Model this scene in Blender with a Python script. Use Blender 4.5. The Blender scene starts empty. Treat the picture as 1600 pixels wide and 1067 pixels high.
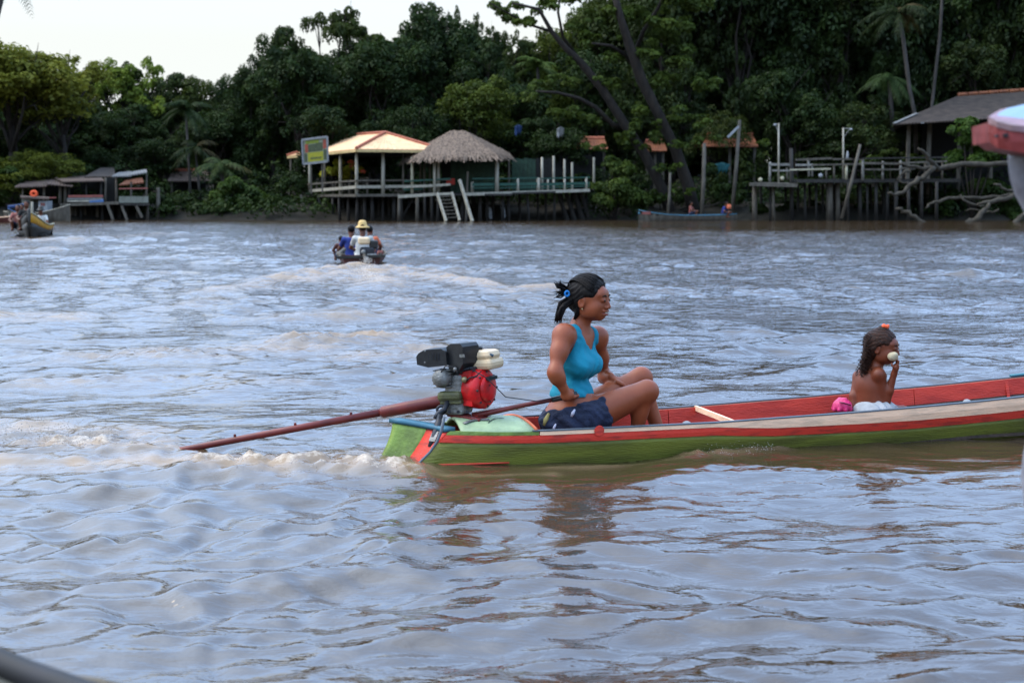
import bpy, math, random
import numpy as np
from mathutils import Vector, Matrix, noise as mnoise

random.seed(7); RNG = np.random.default_rng(7)
S = bpy.context.scene
COL = S.collection
# ---------------------------------------------------------------- camera
EYE = 1.47; F = 2222.0; PITCH = math.atan(228.5 / F)
cam = bpy.data.objects.new('camera', bpy.data.cameras.new('camera')); COL.objects.link(cam)
cam.data.lens = 50.0; cam.data.sensor_width = 36.0; cam.data.sensor_fit = 'HORIZONTAL'
cam.data.dof.use_dof = True; cam.data.dof.focus_distance = 8.1; cam.data.dof.aperture_fstop = 4.2; cam.data.clip_start = 0.05; cam.data.clip_end = 3000
cam.location = (0, 0, EYE); cam.rotation_euler = (math.radians(90) - PITCH, 0, 0)
S.camera = cam
# ---------------------------------------------------------------- sky and sun
SUN_EL, SUN_AZ = math.radians(54), math.radians(-84)        # azimuth from +Y towards +X
W = bpy.data.worlds.new('World'); S.world = W; W.use_nodes = True
nt = W.node_tree; N = nt.nodes; L = nt.links; N.clear()
out = N.new('ShaderNodeOutputWorld'); bg = N.new('ShaderNodeBackground'); L.new(bg.outputs[0], out.inputs[0])
sky = N.new('ShaderNodeTexSky'); sky.sky_type = 'NISHITA'; sky.sun_disc = False
sky.sun_elevation = SUN_EL; sky.sun_rotation = SUN_AZ; sky.altitude = 0; sky.air_density = 1.0; sky.dust_density = 2.0; sky.ozone_density = 2.0
bg.inputs[1].default_value = 0.13
tc = N.new('ShaderNodeTexCoord'); sep = N.new('ShaderNodeSeparateXYZ'); L.new(tc.outputs['Generated'], sep.inputs[0])
# thin cloud: milky near the horizon, drifting patches above
mp = N.new('ShaderNodeMapping'); mp.inputs['Scale'].default_value = (1.2, 1.2, 3.2); L.new(tc.outputs['Generated'], mp.inputs[0])
nz = N.new('ShaderNodeTexNoise'); nz.inputs['Scale'].default_value = 2.3; nz.inputs['Detail'].default_value = 6; nz.inputs['Roughness'].default_value = 0.55
L.new(mp.outputs[0], nz.inputs[0])
r1 = N.new('ShaderNodeMapRange'); r1.inputs[1].default_value = 0.10; r1.inputs[2].default_value = 0.26; r1.inputs[3].default_value = 1.0; r1.inputs[4].default_value = 0.0
r1.interpolation_type = 'SMOOTHSTEP'; L.new(sep.outputs[2], r1.inputs[0])
r2 = N.new('ShaderNodeMapRange'); r2.inputs[1].default_value = 0.36; r2.inputs[2].default_value = 0.62; r2.inputs[3].default_value = 0.5; r2.inputs[4].default_value = 0.85
L.new(nz.outputs['Fac'], r2.inputs[0])
mix = N.new('ShaderNodeMix'); mix.data_type = 'RGBA'; 
L.new(sky.outputs[0], mix.inputs[6]); mix.inputs[7].default_value = (6.5, 9.9, 15.9, 1); L.new(r2.outputs[0], mix.inputs[0])
mixh = N.new('ShaderNodeMix'); mixh.data_type = 'RGBA'; L.new(r1.outputs[0], mixh.inputs[0]); L.new(mix.outputs[2], mixh.inputs[6]); mixh.inputs[7].default_value = (4.85, 5.05, 4.9, 1)
# glare of the veiled sun
sdv = (math.sin(SUN_AZ) * math.cos(SUN_EL), math.cos(SUN_AZ) * math.cos(SUN_EL), math.sin(SUN_EL))
dt = N.new('ShaderNodeVectorMath'); dt.operation = 'DOT_PRODUCT'; L.new(tc.outputs['Generated'], dt.inputs[0]); dt.inputs[1].default_value = sdv
gr = N.new('ShaderNodeMapRange'); gr.interpolation_type = 'SMOOTHSTEP'; gr.inputs[1].default_value = .30; gr.inputs[2].default_value = 1.0; L.new(dt.outputs['Value'], gr.inputs[0])
gz = N.new('ShaderNodeMapRange'); gz.inputs[1].default_value = .10; gz.inputs[2].default_value = .30; L.new(sep.outputs[2], gz.inputs[0])
gm = N.new('ShaderNodeMath'); gm.operation = 'MULTIPLY'; L.new(gr.outputs[0], gm.inputs[0]); L.new(gz.outputs[0], gm.inputs[1])
ga = N.new('ShaderNodeVectorMath'); ga.operation = 'SCALE'; ga.inputs[0].default_value = (8.6, 9.2, 9.4); L.new(gm.outputs[0], ga.inputs['Scale'])
gs = N.new('ShaderNodeVectorMath'); gs.operation = 'ADD'; L.new(mixh.outputs[2], gs.inputs[0]); L.new(ga.outputs[0], gs.inputs[1])
L.new(gs.outputs[0], bg.inputs[0])
sl = bpy.data.lights.new('sun', 'SUN'); sl.energy = 1.25; sl.angle = math.radians(34); sl.color = (1, 0.80, 0.56)
sun = bpy.data.objects.new('sun', sl); COL.objects.link(sun)
sd = Vector((math.sin(SUN_AZ) * math.cos(SUN_EL), math.cos(SUN_AZ) * math.cos(SUN_EL), math.sin(SUN_EL)))
sun.rotation_euler = (-sd).to_track_quat('-Z', 'Y').to_euler(); sun.location = sd * 60
S.view_settings.view_transform = 'Standard'; S.view_settings.look = 'None'
S.view_settings.exposure = 0.6; S.view_settings.gamma = 1.0
try: S.view_settings.use_curve_mapping = False
except Exception: pass
S.render.engine = 'CYCLES'; S.cycles.max_bounces = 6; S.cycles.diffuse_bounces = 3; S.cycles.glossy_bounces = 3
S.cycles.transmission_bounces = 3; S.cycles.transparent_max_bounces = 4
S.cycles.caustics_reflective = False; S.cycles.caustics_refractive = False

# ---------------------------------------------------------------- points from the photograph's pixels
CP, SP = math.cos(PITCH), math.sin(PITCH)
def ray(px, py):
    u = (px - 800) / F; v = (533.5 - py) / F
    return np.array([u, CP + v * SP, -SP + v * CP])
def at(px, py, Y):
    d = ray(px, py); return np.array([0, 0, EYE]) + d * (Y / d[1])
def wat(px, py, z=0.0):
    d = ray(px, py); return np.array([0, 0, EYE]) + d * ((z - EYE) / d[2])
def V3(p): return np.array([float(p[0]), float(p[1]), float(p[2])])

# ---------------------------------------------------------------- objects
def tag(o, label=None, cat=None, group=None, kind=None):
    if label: o['label'] = label
    if cat: o['category'] = cat
    if group: o['group'] = group
    if kind: o['kind'] = kind
    return o
def thing(name, loc, label, cat, group=None):
    o = bpy.data.objects.new(name, None); o.empty_display_size = 0.1; COL.objects.link(o)
    o.location = tuple(float(c) for c in loc)
    return tag(o, label, cat, group)
def link(name, me, parent=None, org=None):
    o = bpy.data.objects.new(name, me); COL.objects.link(o)
    if parent is not None:
        o.parent = parent
    return o
def wpos(o):
    p = np.array(o.location)
    while o.parent: o = o.parent; p = p + np.array(o.location)
    return p

class MB:
    """collects shapes in world coordinates and links them as one mesh"""
    def __init__(s): s.v = []; s.f = []
    def add(s, v, f):
        b = len(s.v); s.v += [tuple(float(c) for c in p) for p in v]; s.f += [tuple(b + i for i in q) for q in f]; return s
    def box(s, c, size, R=None, bev=0.0):
        x, y, z = (d / 2 for d in size); c = V3(c)
        R = np.eye(3) if R is None else R
        if bev <= 0:
            vs = [(sx * x, sy * y, sz * z) for sx in (-1, 1) for sy in (-1, 1) for sz in (-1, 1)]
            fs = [(0, 1, 3, 2), (4, 6, 7, 5), (0, 4, 5, 1), (2, 3, 7, 6), (0, 2, 6, 4), (1, 5, 7, 3)]
            return s.add([c + R @ np.array(v) for v in vs], fs)
        # chamfered: rounded rectangle rings stacked
        b = min(bev, x * .9, y * .9, z * .9)
        rings = []
        for zz, ins in ((-z, b), (-z + b * .3, b * .3), (-z + b, 0), (z - b, 0), (z - b * .3, b * .3), (z, b)):
            ring = []
            for qx, qy, a0 in ((1, 1, 0), (-1, 1, 90), (-1, -1, 180), (1, -1, 270)):
                for a in (0, 45, 90):
                    t = math.radians(a0 + a)
                    ring.append(((x - b) * qx + (b - ins) * math.cos(t), (y - b) * qy + (b - ins) * math.sin(t), zz))
            rings.append(ring)
        vs = [p for r in rings for p in r]; n = 12; fs = []
        for i in range(len(rings) - 1):
            for j in range(n):
                k = (j + 1) % n; fs.append((i * n + j, i * n + k, (i + 1) * n + k, (i + 1) * n + j))
        fs.append(tuple(reversed(range(n)))); fs.append(tuple((len(rings) - 1) * n + j for j in range(n)))
        return s.add([c + R @ np.array(v) for v in vs], fs)
    def tube(s, pts, rad, n=8, caps=True, squash=1.0):
        pts = [V3(p) for p in pts]; m = len(pts)
        if not hasattr(rad, '__len__'): rad = [rad] * m
        vs = []; fs = []; up = None
        for i, p in enumerate(pts):
            t = pts[min(i + 1, m - 1)] - pts[max(i - 1, 0)]; t = t / (np.linalg.norm(t) + 1e-9)
            if up is None: up = np.array([0, 0, 1.]) if abs(t[2]) < .9 else np.array([1., 0, 0])
            a = np.cross(t, up); a /= np.linalg.norm(a) + 1e-9; b = np.cross(a, t); up = b
            for j in range(n):
                q = 2 * math.pi * j / n; vs.append(p + rad[i] * (math.cos(q) * a + squash * math.sin(q) * b))
        for i in range(m - 1):
            for j in range(n):
                k = (j + 1) % n; fs.append((i * n + j, i * n + k, (i + 1) * n + k, (i + 1) * n + j))
        if caps: fs.append(tuple(reversed(range(n)))); fs.append(tuple((m - 1) * n + j for j in range(n)))
        return s.add(vs, fs)
    def bar(s, a, b, w, h=None):
        """square-section beam from a to b"""
        a = V3(a); b = V3(b); h = h or w
        t = b - a; Ln = np.linalg.norm(t); t = t / Ln
        up = np.array([0, 0, 1.]) if abs(t[2]) < .95 else np.array([0, 1., 0])
        x = np.cross(t, up); x /= np.linalg.norm(x); z = np.cross(x, t)
        return s.box((a + b) / 2, (w, Ln, h), np.stack([x, t, z], 1))
    def grid(s, P):
        """P[i][j] points; open sheet"""
        m, n = len(P), len(P[0]); vs = [p for r in P for p in r]
        return s.add(vs, [(i * n + j, i * n + j + 1, (i + 1) * n + j + 1, (i + 1) * n + j) for i in range(m - 1) for j in range(n - 1)])
    def slab(s, P, d):
        """sheet P thickened by the vector d, with closed rims"""
        m, n = len(P), len(P[0]); d = V3(d)
        vs = [V3(p) for r in P for p in r]; k = m * n; vs = vs + [p + d for p in vs]
        fs = [(i * n + j, i * n + j + 1, (i + 1) * n + j + 1, (i + 1) * n + j) for i in range(m - 1) for j in range(n - 1)]
        fs += [tuple(k + q for q in reversed(f)) for f in fs]
        rim = [(0, j) for j in range(n)] + [(i, n - 1) for i in range(1, m)] + [(m - 1, j) for j in range(n - 2, -1, -1)] + [(i, 0) for i in range(m - 2, 0, -1)]
        idx = [i * n + j for i, j in rim]
        for q in range(len(idx)):
            a, b = idx[q], idx[(q + 1) % len(idx)]; fs.append((a, a + k, b + k, b))
        return s.add(vs, fs)
    def lathe(s, c, prof, R=None, n=20):
        """prof: (radius, height) pairs round local z"""
        c = V3(c); R = np.eye(3) if R is None else R; vs = []; fs = []
        for r, h in prof:
            for j in range(n):
                q = 2 * math.pi * j / n; vs.append(c + R @ np.array([r * math.cos(q), r * math.sin(q), h]))
        for i in range(len(prof) - 1):
            for j in range(n):
                k = (j + 1) % n; fs.append((i * n + j, i * n + k, (i + 1) * n + k, (i + 1) * n + j))
        fs.append(tuple(reversed(range(n)))); fs.append(tuple((len(prof) - 1) * n + j for j in range(n)))
        return s.add(vs, fs)
    def build(s, name, m, parent=None, smooth=False, org=None):
        o0 = wpos(parent) if parent is not None else (V3(org) if org is not None else np.mean(np.array(s.v), 0))
        me = bpy.data.meshes.new(name)
        me.from_pydata([tuple(np.array(v) - o0) for v in s.v], [], s.f); me.update()
        if m: me.materials.append(m)
        if smooth: me.polygons.foreach_set('use_smooth', [True] * len(me.polygons))
        o = link(name, me, parent)
        if parent is None: o.location = tuple(o0)
        return o
def rotz(a): c, s_ = math.cos(a), math.sin(a); return np.array([[c, -s_, 0], [s_, c, 0], [0, 0, 1.]])
def rotx(a): c, s_ = math.cos(a), math.sin(a); return np.array([[1, 0, 0], [0, c, -s_], [0, s_, c]])
def roty(a): c, s_ = math.cos(a), math.sin(a); return np.array([[c, 0, s_], [0, 1, 0], [-s_, 0, c]])
def frame(z):
    """rotation whose local z is the given direction"""
    z = V3(z) / np.linalg.norm(z); u = np.array([0, 0, 1.]) if abs(z[2]) < .9 else np.array([1., 0, 0])
    x = np.cross(u, z); x /= np.linalg.norm(x); return np.stack([x, np.cross(z, x), z], 1)
def npmesh(name, v, f, m=None, smooth=False):
    v = np.asarray(v, np.float32); f = np.asarray(f, np.int32); me = bpy.data.meshes.new(name)
    me.vertices.add(len(v)); me.vertices.foreach_set('co', v.ravel())
    k = f.shape[1]; me.loops.add(f.size); me.loops.foreach_set('vertex_index', f.ravel())
    me.polygons.add(len(f)); me.polygons.foreach_set('loop_start', np.arange(0, f.size, k, dtype=np.int32))
    if smooth: me.polygons.foreach_set('use_smooth', np.ones(len(f), bool))
    me.update(calc_edges=True)
    if m: me.materials.append(m)
    return me

# ---------------------------------------------------------------- materials
def mat(name, c, rough=0.6, c2=None, scale=6.0, bump=0.0, bscale=None, metal=0.0, spec=0.3, stretch=(1, 1, 1), detail=5, lo=0.35, hi=0.65, emit=None):
    m = bpy.data.materials.new(name); m.use_nodes = True; t = m.node_tree; n = t.nodes; l = t.links
    p = n['Principled BSDF']; p.inputs['Roughness'].default_value = rough; p.inputs['Metallic'].default_value = metal
    p.inputs['Specular IOR Level'].default_value = spec
    c2 = c2 or tuple(x * 0.7 for x in c)
    co = n.new('ShaderNodeTexCoord'); mp_ = n.new('ShaderNodeMapping'); mp_.inputs['Scale'].default_value = stretch
    l.new(co.outputs['Object'], mp_.inputs[0])
    q = n.new('ShaderNodeTexNoise'); q.inputs['Scale'].default_value = scale; q.inputs['Detail'].default_value = detail; l.new(mp_.outputs[0], q.inputs[0])
    r = n.new('ShaderNodeValToRGB'); r.color_ramp.elements[0].position = lo; r.color_ramp.elements[1].position = hi
    r.color_ramp.elements[0].color = (*c2, 1); r.color_ramp.elements[1].color = (*c, 1)
    l.new(q.outputs['Fac'], r.inputs[0]); l.new(r.outputs[0], p.inputs['Base Color'])
    if bump:
        b = n.new('ShaderNodeBump'); b.inputs['Strength'].default_value = bump; b.inputs['Distance'].default_value = 0.02
        q2 = n.new('ShaderNodeTexNoise'); q2.inputs['Scale'].default_value = bscale or scale * 4; q2.inputs['Detail'].default_value = 6
        l.new(mp_.outputs[0], q2.inputs[0]); l.new(q2.outputs['Fac'], b.inputs['Height']); l.new(b.outputs[0], p.inputs['Normal'])
    return m
def leafmat(name, dark, light, trans=0.3):
    m = bpy.data.materials.new(name); m.use_nodes = True; t = m.node_tree; n = t.nodes; l = t.links; n.clear()
    o = n.new('ShaderNodeOutputMaterial'); d = n.new('ShaderNodeBsdfDiffuse'); tr = n.new('ShaderNodeBsdfTranslucent'); mx_ = n.new('ShaderNodeMixShader')
    gl = n.new('ShaderNodeBsdfGlossy'); gl.inputs['Roughness'].default_value = 0.55; mg = n.new('ShaderNodeMixShader'); mg.inputs[0].default_value = 0.012
    a = n.new('ShaderNodeAttribute'); a.attribute_name = 'tint'; a.attribute_type = 'GEOMETRY'
    r = n.new('ShaderNodeValToRGB'); r.color_ramp.elements[0].color = (*dark, 1); r.color_ramp.elements[1].color = (*light, 1)
    oi = n.new('ShaderNodeObjectInfo'); mc = n.new('ShaderNodeMix'); mc.data_type = 'RGBA'; mc.blend_type = 'MULTIPLY'; mc.inputs[0].default_value = 1
    l.new(a.outputs['Fac'], r.inputs[0]); l.new(r.outputs[0], mc.inputs[6]); l.new(oi.outputs['Color'], mc.inputs[7])
    l.new(mc.outputs[2], d.inputs[0]); l.new(mc.outputs[2], tr.inputs[0])
    mx_.inputs[0].default_value = trans; l.new(d.outputs[0], mx_.inputs[1]); l.new(tr.outputs[0], mx_.inputs[2])
    l.new(mx_.outputs[0], mg.inputs[1]); l.new(gl.outputs[0], mg.inputs[2]); l.new(mg.outputs[0], o.inputs[0])
    return m
M = {}
M['skin'] = mat('skin_brown', (0.2464, 0.0628, 0.0240), .42, (0.1991, 0.0491, 0.0185), 9, .05, 60)
M['skin_dark'] = mat('skin_dark_brown', (0.1200, 0.0416, 0.0210), .45, (0.0900, 0.0304, 0.0154), 9)
M['skin_child'] = mat('skin_child_brown', (0.1454, 0.0361, 0.0149), .45, (0.1162, 0.0277, 0.0110), 9)  # darkened all over: the shade on the backlit back is in the colour
M['hair'] = mat('black_hair', (.010, .008, .007), .55, (.004, .003, .003), 60, .3, 160, stretch=(1, 1, .3), spec=.12)
M['hair_brown'] = mat('brown_curly_hair', (0.0386, 0.0141, 0.0075), .45, (0.0132, 0.0062, 0.0044), 70, .6, 140, spec=.15)
M['top'] = mat('turquoise_cotton', (0.0020, 0.2040, 0.2914), .75, (0.0015, 0.1700, 0.2480), 5, .25, 30)
M['denim'] = mat('navy_denim', (0.0176, 0.0255, 0.0562), .85, (0.0080, 0.0112, 0.0255), 14, .4, 90)
M['white_print'] = mat('white_print', (.42, .42, .50), .8, (.30, .30, .38), 20)
M['yellow_print'] = mat('yellow_print', (.36, .30, .10), .8, (.20, .16, .06), 30)
M['eye_white'] = mat('eye_white', (.30, .27, .25), .3, (.28, .25, .23), 5)
M['eye_dark'] = mat('eye_dark', (.01, .007, .005), .2)
M['lips'] = mat('lips', (.20, .055, .045), .4, (.16, .045, .035), 20)
M['teeth'] = mat('teeth', (.62, .58, .5), .3, (.55, .5, .42), 20)
M['blue_tie'] = mat('blue_hair_tie', (.01, .16, .45), .7)
M['orange_tie'] = mat('orange_hair_tie', (.75, .10, .03), .7)
M['skirt'] = mat('pale_grey_cloth', (0.3100, 0.3286, 0.3410), .85, (0.2232, 0.2418, 0.2542), 10, .4, 30)
M['pink'] = mat('pink_plastic_bag', (0.6000, 0.0400, 0.1600), .35, (0.4160, 0.0160, 0.0880), 18, .6, 25)
M['bun'] = mat('white_bread', (0.4216, 0.3648, 0.2424), .8, (0.3400, 0.2831, 0.1792), 14, .3, 40)
M['cream'] = mat('cream_painted_wood', (.90, .57, .37), .6, (.68, .45, .30), 7, .3, 60, stretch=(1, 1, 7), detail=8, lo=.36, hi=.54)
M['red_paint'] = mat('red_boat_paint', (.62, .045, .026), .5, (.36, .035, .024), 8, .3, 60, stretch=(1, 1, 5), detail=8, lo=.36, hi=.52)
M['red_inner'] = mat('red_inner_paint', (.58, .050, .028), .55, (.40, .032, .020), 4, .3, 30, stretch=(1, 1, 5))
M['green_hull'] = mat('green_boat_paint', (.165, .180, .028), .5, (.085, .088, .020), 5, .35, 50, stretch=(.5, .5, 3), detail=8, lo=.32, hi=.62)
M['green_light'] = mat('light_green_paint', (.19, .28, .055), .55, (.12, .17, .04), 9, .3, 60, detail=8, lo=.38, hi=.58)
M['mint'] = mat('mint_deck_paint', (0.3280, 0.4264, 0.2356), .5, (0.2214, 0.2952, 0.1736), 8, .25, 40)
M['blue_edge'] = mat('blue_edge_paint', (0.0450, 0.1530, 0.2160), .5, (0.0360, 0.0990, 0.1440), 10)
M['greyblue'] = mat('grey_blue_edge', (0.0990, 0.1188, 0.1386), .5, (0.0660, 0.0825, 0.0990), 10)
M['teal'] = mat('teal_edge_paint', (0.0360, 0.1560, 0.2040), .5)
M['boat_floor'] = mat('dark_bilge_wood', (.07, .045, .03), .6, (.03, .02, .015), 8, .4)
M['maroon'] = mat('maroon_shaft_paint', (.14, .022, .018), .35, (.08, .014, .012), 10)
M['black_plastic'] = mat('black_metal_box', (.018, .019, .020), .38, (.010, .010, .011), 20)
M['engine_red'] = mat('red_engine_enamel', (.56, .010, .012), .32, (.30, .010, .010), 14, .1, 60, detail=8, lo=.36, hi=.54)
M['tank'] = mat('cream_fuel_tank', (0.6200, 0.4680, 0.2850), .35, (0.5500, 0.4050, 0.2475), 8)
M['alu'] = mat('grey_cast_metal', (.22, .22, .21), .45, (.11, .11, .10), 20, .4, 60, metal=.4)
M['olive'] = mat('olive_painted_metal', (.10, .105, .035), .5, (.05, .05, .025), 12, .3)
M['dark_steel'] = mat('dark_greasy_steel', (.03, .033, .04), .45, (.015, .016, .02), 20, metal=.3)
M['brass'] = mat('brass_part', (.35, .30, .16), .4, metal=.6)
M['decal'] = mat('dark_blue_decal', (.02, .05, .08), .4)
M['straw'] = mat('straw_hat', (.60, .42, .17), .8, (.46, .30, .11), 30, .5, 80)
M['white_shirt'] = mat('white_shirt', (.50, .49, .45), .85, (.40, .39, .36), 12, .3)
M['blue_shirt'] = mat('navy_blue_shirt', (.02, .04, .20), .85, (.012, .02, .11), 12, .3)
M['orange_cloth'] = mat('orange_cloth', (.60, .15, .07), .85)
M['dark_hull'] = mat('dark_hull', (.03, .028, .022), .5, (.015, .014, .012), 8)
M['brown_hull'] = mat('red_brown_hull', (0.0880, 0.0240, 0.0176), .5, (0.0480, 0.0144, 0.0112), 8)
M['grey_wood'] = mat('grey_weathered_wood', (0.1054, 0.0926, 0.0717), .8, (0.0580, 0.0501, 0.0381), 6, .5, 40, stretch=(1, 1, .3))
M['dark_wood'] = mat('dark_grey_wood', (0.0330, 0.0297, 0.0253), .8, (0.0154, 0.0143, 0.0121), 6, .5, 40, stretch=(1, 1, .3))  # same grain as grey_wood in a darker tone
M['white_wood'] = mat('white_painted_wood', (0.3312, 0.3052, 0.2398), .7, (0.2160, 0.1990, 0.1526), 7, .3, 40, stretch=(1, 1, .3))
M['darker_white'] = mat('darker_white_wood', (.22, .21, .18), .75, (.13, .125, .11), 6, .3)  # darker copy of white_wood for the right pier and lamp arms
M['cream_post'] = mat('cream_painted_post', (0.3750, 0.3450, 0.2400), .7, (0.2700, 0.2475, 0.1650), 5)
M['green_board'] = mat('dark_green_board', (0.0180, 0.0450, 0.0252), .7, (0.0108, 0.0270, 0.0156), 5, .3)
M['green_rail'] = mat('green_painted_rail', (0.0160, 0.0680, 0.0464), .6, (0.0112, 0.0440, 0.0304), 5)
M['tile'] = mat('pale_orange_roof_tile', (.74, .45, .24), .75, (.56, .33, .17), 2.5, .4, 8)
M['tile_cap'] = mat('red_ridge_tile', (0.3360, 0.1040, 0.0560), .75, (0.2400, 0.0720, 0.0400), 6)
M['tile_edge'] = mat('yellow_fascia', (.52, .38, .17), .7)
M['tile_orange'] = mat('orange_clay_tile', (0.2173, 0.0749, 0.0300), .8, (0.1049, 0.0374, 0.0187), 2.0, .4, 8)
M['thatch'] = mat('dry_palm_thatch', (.20, .142, .10), .9, (.06, .042, .030), 9, .5, 40, lo=.38, hi=.62)
M['greyroof'] = mat('grey_fibre_roof', (0.0585, 0.0421, 0.0313), .85, (0.0338, 0.0246, 0.0185), 2, .3, 10)
M['brownroof'] = mat('brown_grey_roof', (0.1080, 0.0768, 0.0605), .85, (0.0648, 0.0456, 0.0367), 3, .3, 10)
M['palesheet'] = mat('pale_roof_sheet', (0.1620, 0.1620, 0.1560), .8)
M['wall_pale'] = mat('pale_wall', (0.1760, 0.1815, 0.1485), .8, (0.1320, 0.1375, 0.1100), 2)
M['dark_inside'] = mat('near_black_fill', (0.0110, 0.0110, 0.0100), .9)  # near-black tone for walls, ceilings, a cabin opening and a shirt
M['pink_rail'] = mat('faded_red_rail', (0.2240, 0.0700, 0.0560), .7)
M['tarp'] = mat('blue_tarp', (.05, .13, .30), .6)
M['bark'] = mat('brown_bark', (0.0285, 0.0220, 0.0167), .9, (0.0133, 0.0106, 0.0084), 5, .7, 20, stretch=(1, 1, .3))
M['bark_grey'] = mat('grey_bark', (0.0650, 0.0575, 0.0500), .9, (0.0350, 0.0310, 0.0260), 5, .7, 20, stretch=(1, 1, .3))
M['drift'] = mat('bleached_dead_wood', (0.0564, 0.0474, 0.0331), .85, (0.0265, 0.0220, 0.0153), 4, .7, 25)
M['mud'] = mat('river_mud', (0.0225, 0.0190, 0.0120), .9, (0.0110, 0.0100, 0.0060), 1.5, .6, 6)
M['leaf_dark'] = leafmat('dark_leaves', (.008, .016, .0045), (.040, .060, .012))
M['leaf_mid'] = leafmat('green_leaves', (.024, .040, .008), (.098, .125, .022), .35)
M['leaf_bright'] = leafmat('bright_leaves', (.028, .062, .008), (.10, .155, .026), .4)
M['leaf_yellow'] = leafmat('yellow_green_leaves', (.10, .12, .015), (.30, .29, .045), .35)
M['flower'] = leafmat('salmon_flowers', (.5, .14, .08), (.65, .25, .14), .2)
M['frond'] = leafmat('palm_fronds', (.014, .030, .009), (.060, .088, .026), .35)
M['frond_dry'] = leafmat('dry_palm_fronds', (.05, .042, .015), (.13, .10, .038), .3)
M['yellow_paint'] = mat('yellow_boat_paint', (.50, .26, .02), .5, (.38, .18, .02), 6)
M['sign_frame'] = mat('grey_sign_frame', (0.2040, 0.2100, 0.2100), .6)
M['sign_yellow'] = mat('yellow_sign_print', (0.2800, 0.2590, 0.0140), .6, (0.2100, 0.2100, 0.0210), 8)
M['sign_green'] = mat('dark_green_sign_print', (.06, .075, .035), .6)
M['sign_red'] = mat('red_sign_print', (0.2940, 0.0630, 0.0350), .6)
M['sign_pale'] = mat('pale_sign_print', (0.2380, 0.2520, 0.1680), .6)
M['sign_lime'] = mat('lime_sign_print', (0.1820, 0.2210, 0.0260), .6)
M['white_cloth'] = mat('white_cloth', (0.2880, 0.3008, 0.3072), .85)
M['blue_cloth'] = mat('blue_cloth', (0.0108, 0.0324, 0.1008), .85)
M['teal_cloth'] = mat('teal_cloth', (0.0150, 0.0850, 0.0900), .85)
M['prow_white'] = mat('white_prow_paint', (.26, .26, .29), .5, (.11, .11, .13), 9, .3, 30)
M['prow_red'] = mat('worn_red_prow', (0.2080, 0.0280, 0.0240), .55, (0.1200, 0.0224, 0.0200), 10, .3, 30)
M['prow_pink'] = mat('worn_pink_rim', (0.2700, 0.1650, 0.1950), .6, (0.1950, 0.1200, 0.1125), 14, .3, 30)
M['prow_blue'] = mat('pale_blue_panel', (0.1680, 0.2660, 0.3500), .35, (0.1400, 0.2240, 0.3080), 6)
M['own_dark'] = mat('black_rubber_edge', (0.0090, 0.0085, 0.0110), .6, (0.0060, 0.0060, 0.0060), 10)
M['own_deck'] = mat('brown_boat_deck', (.15, .12, .08), .7, (.10, .08, .055), 14, .3)
M['own_grey'] = mat('grey_boat_inside', (.075, .08, .065), .7, (.05, .05, .045), 10)
M['knob'] = mat('white_rope_knob', (0.4400, 0.4320, 0.4000), .6)
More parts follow.
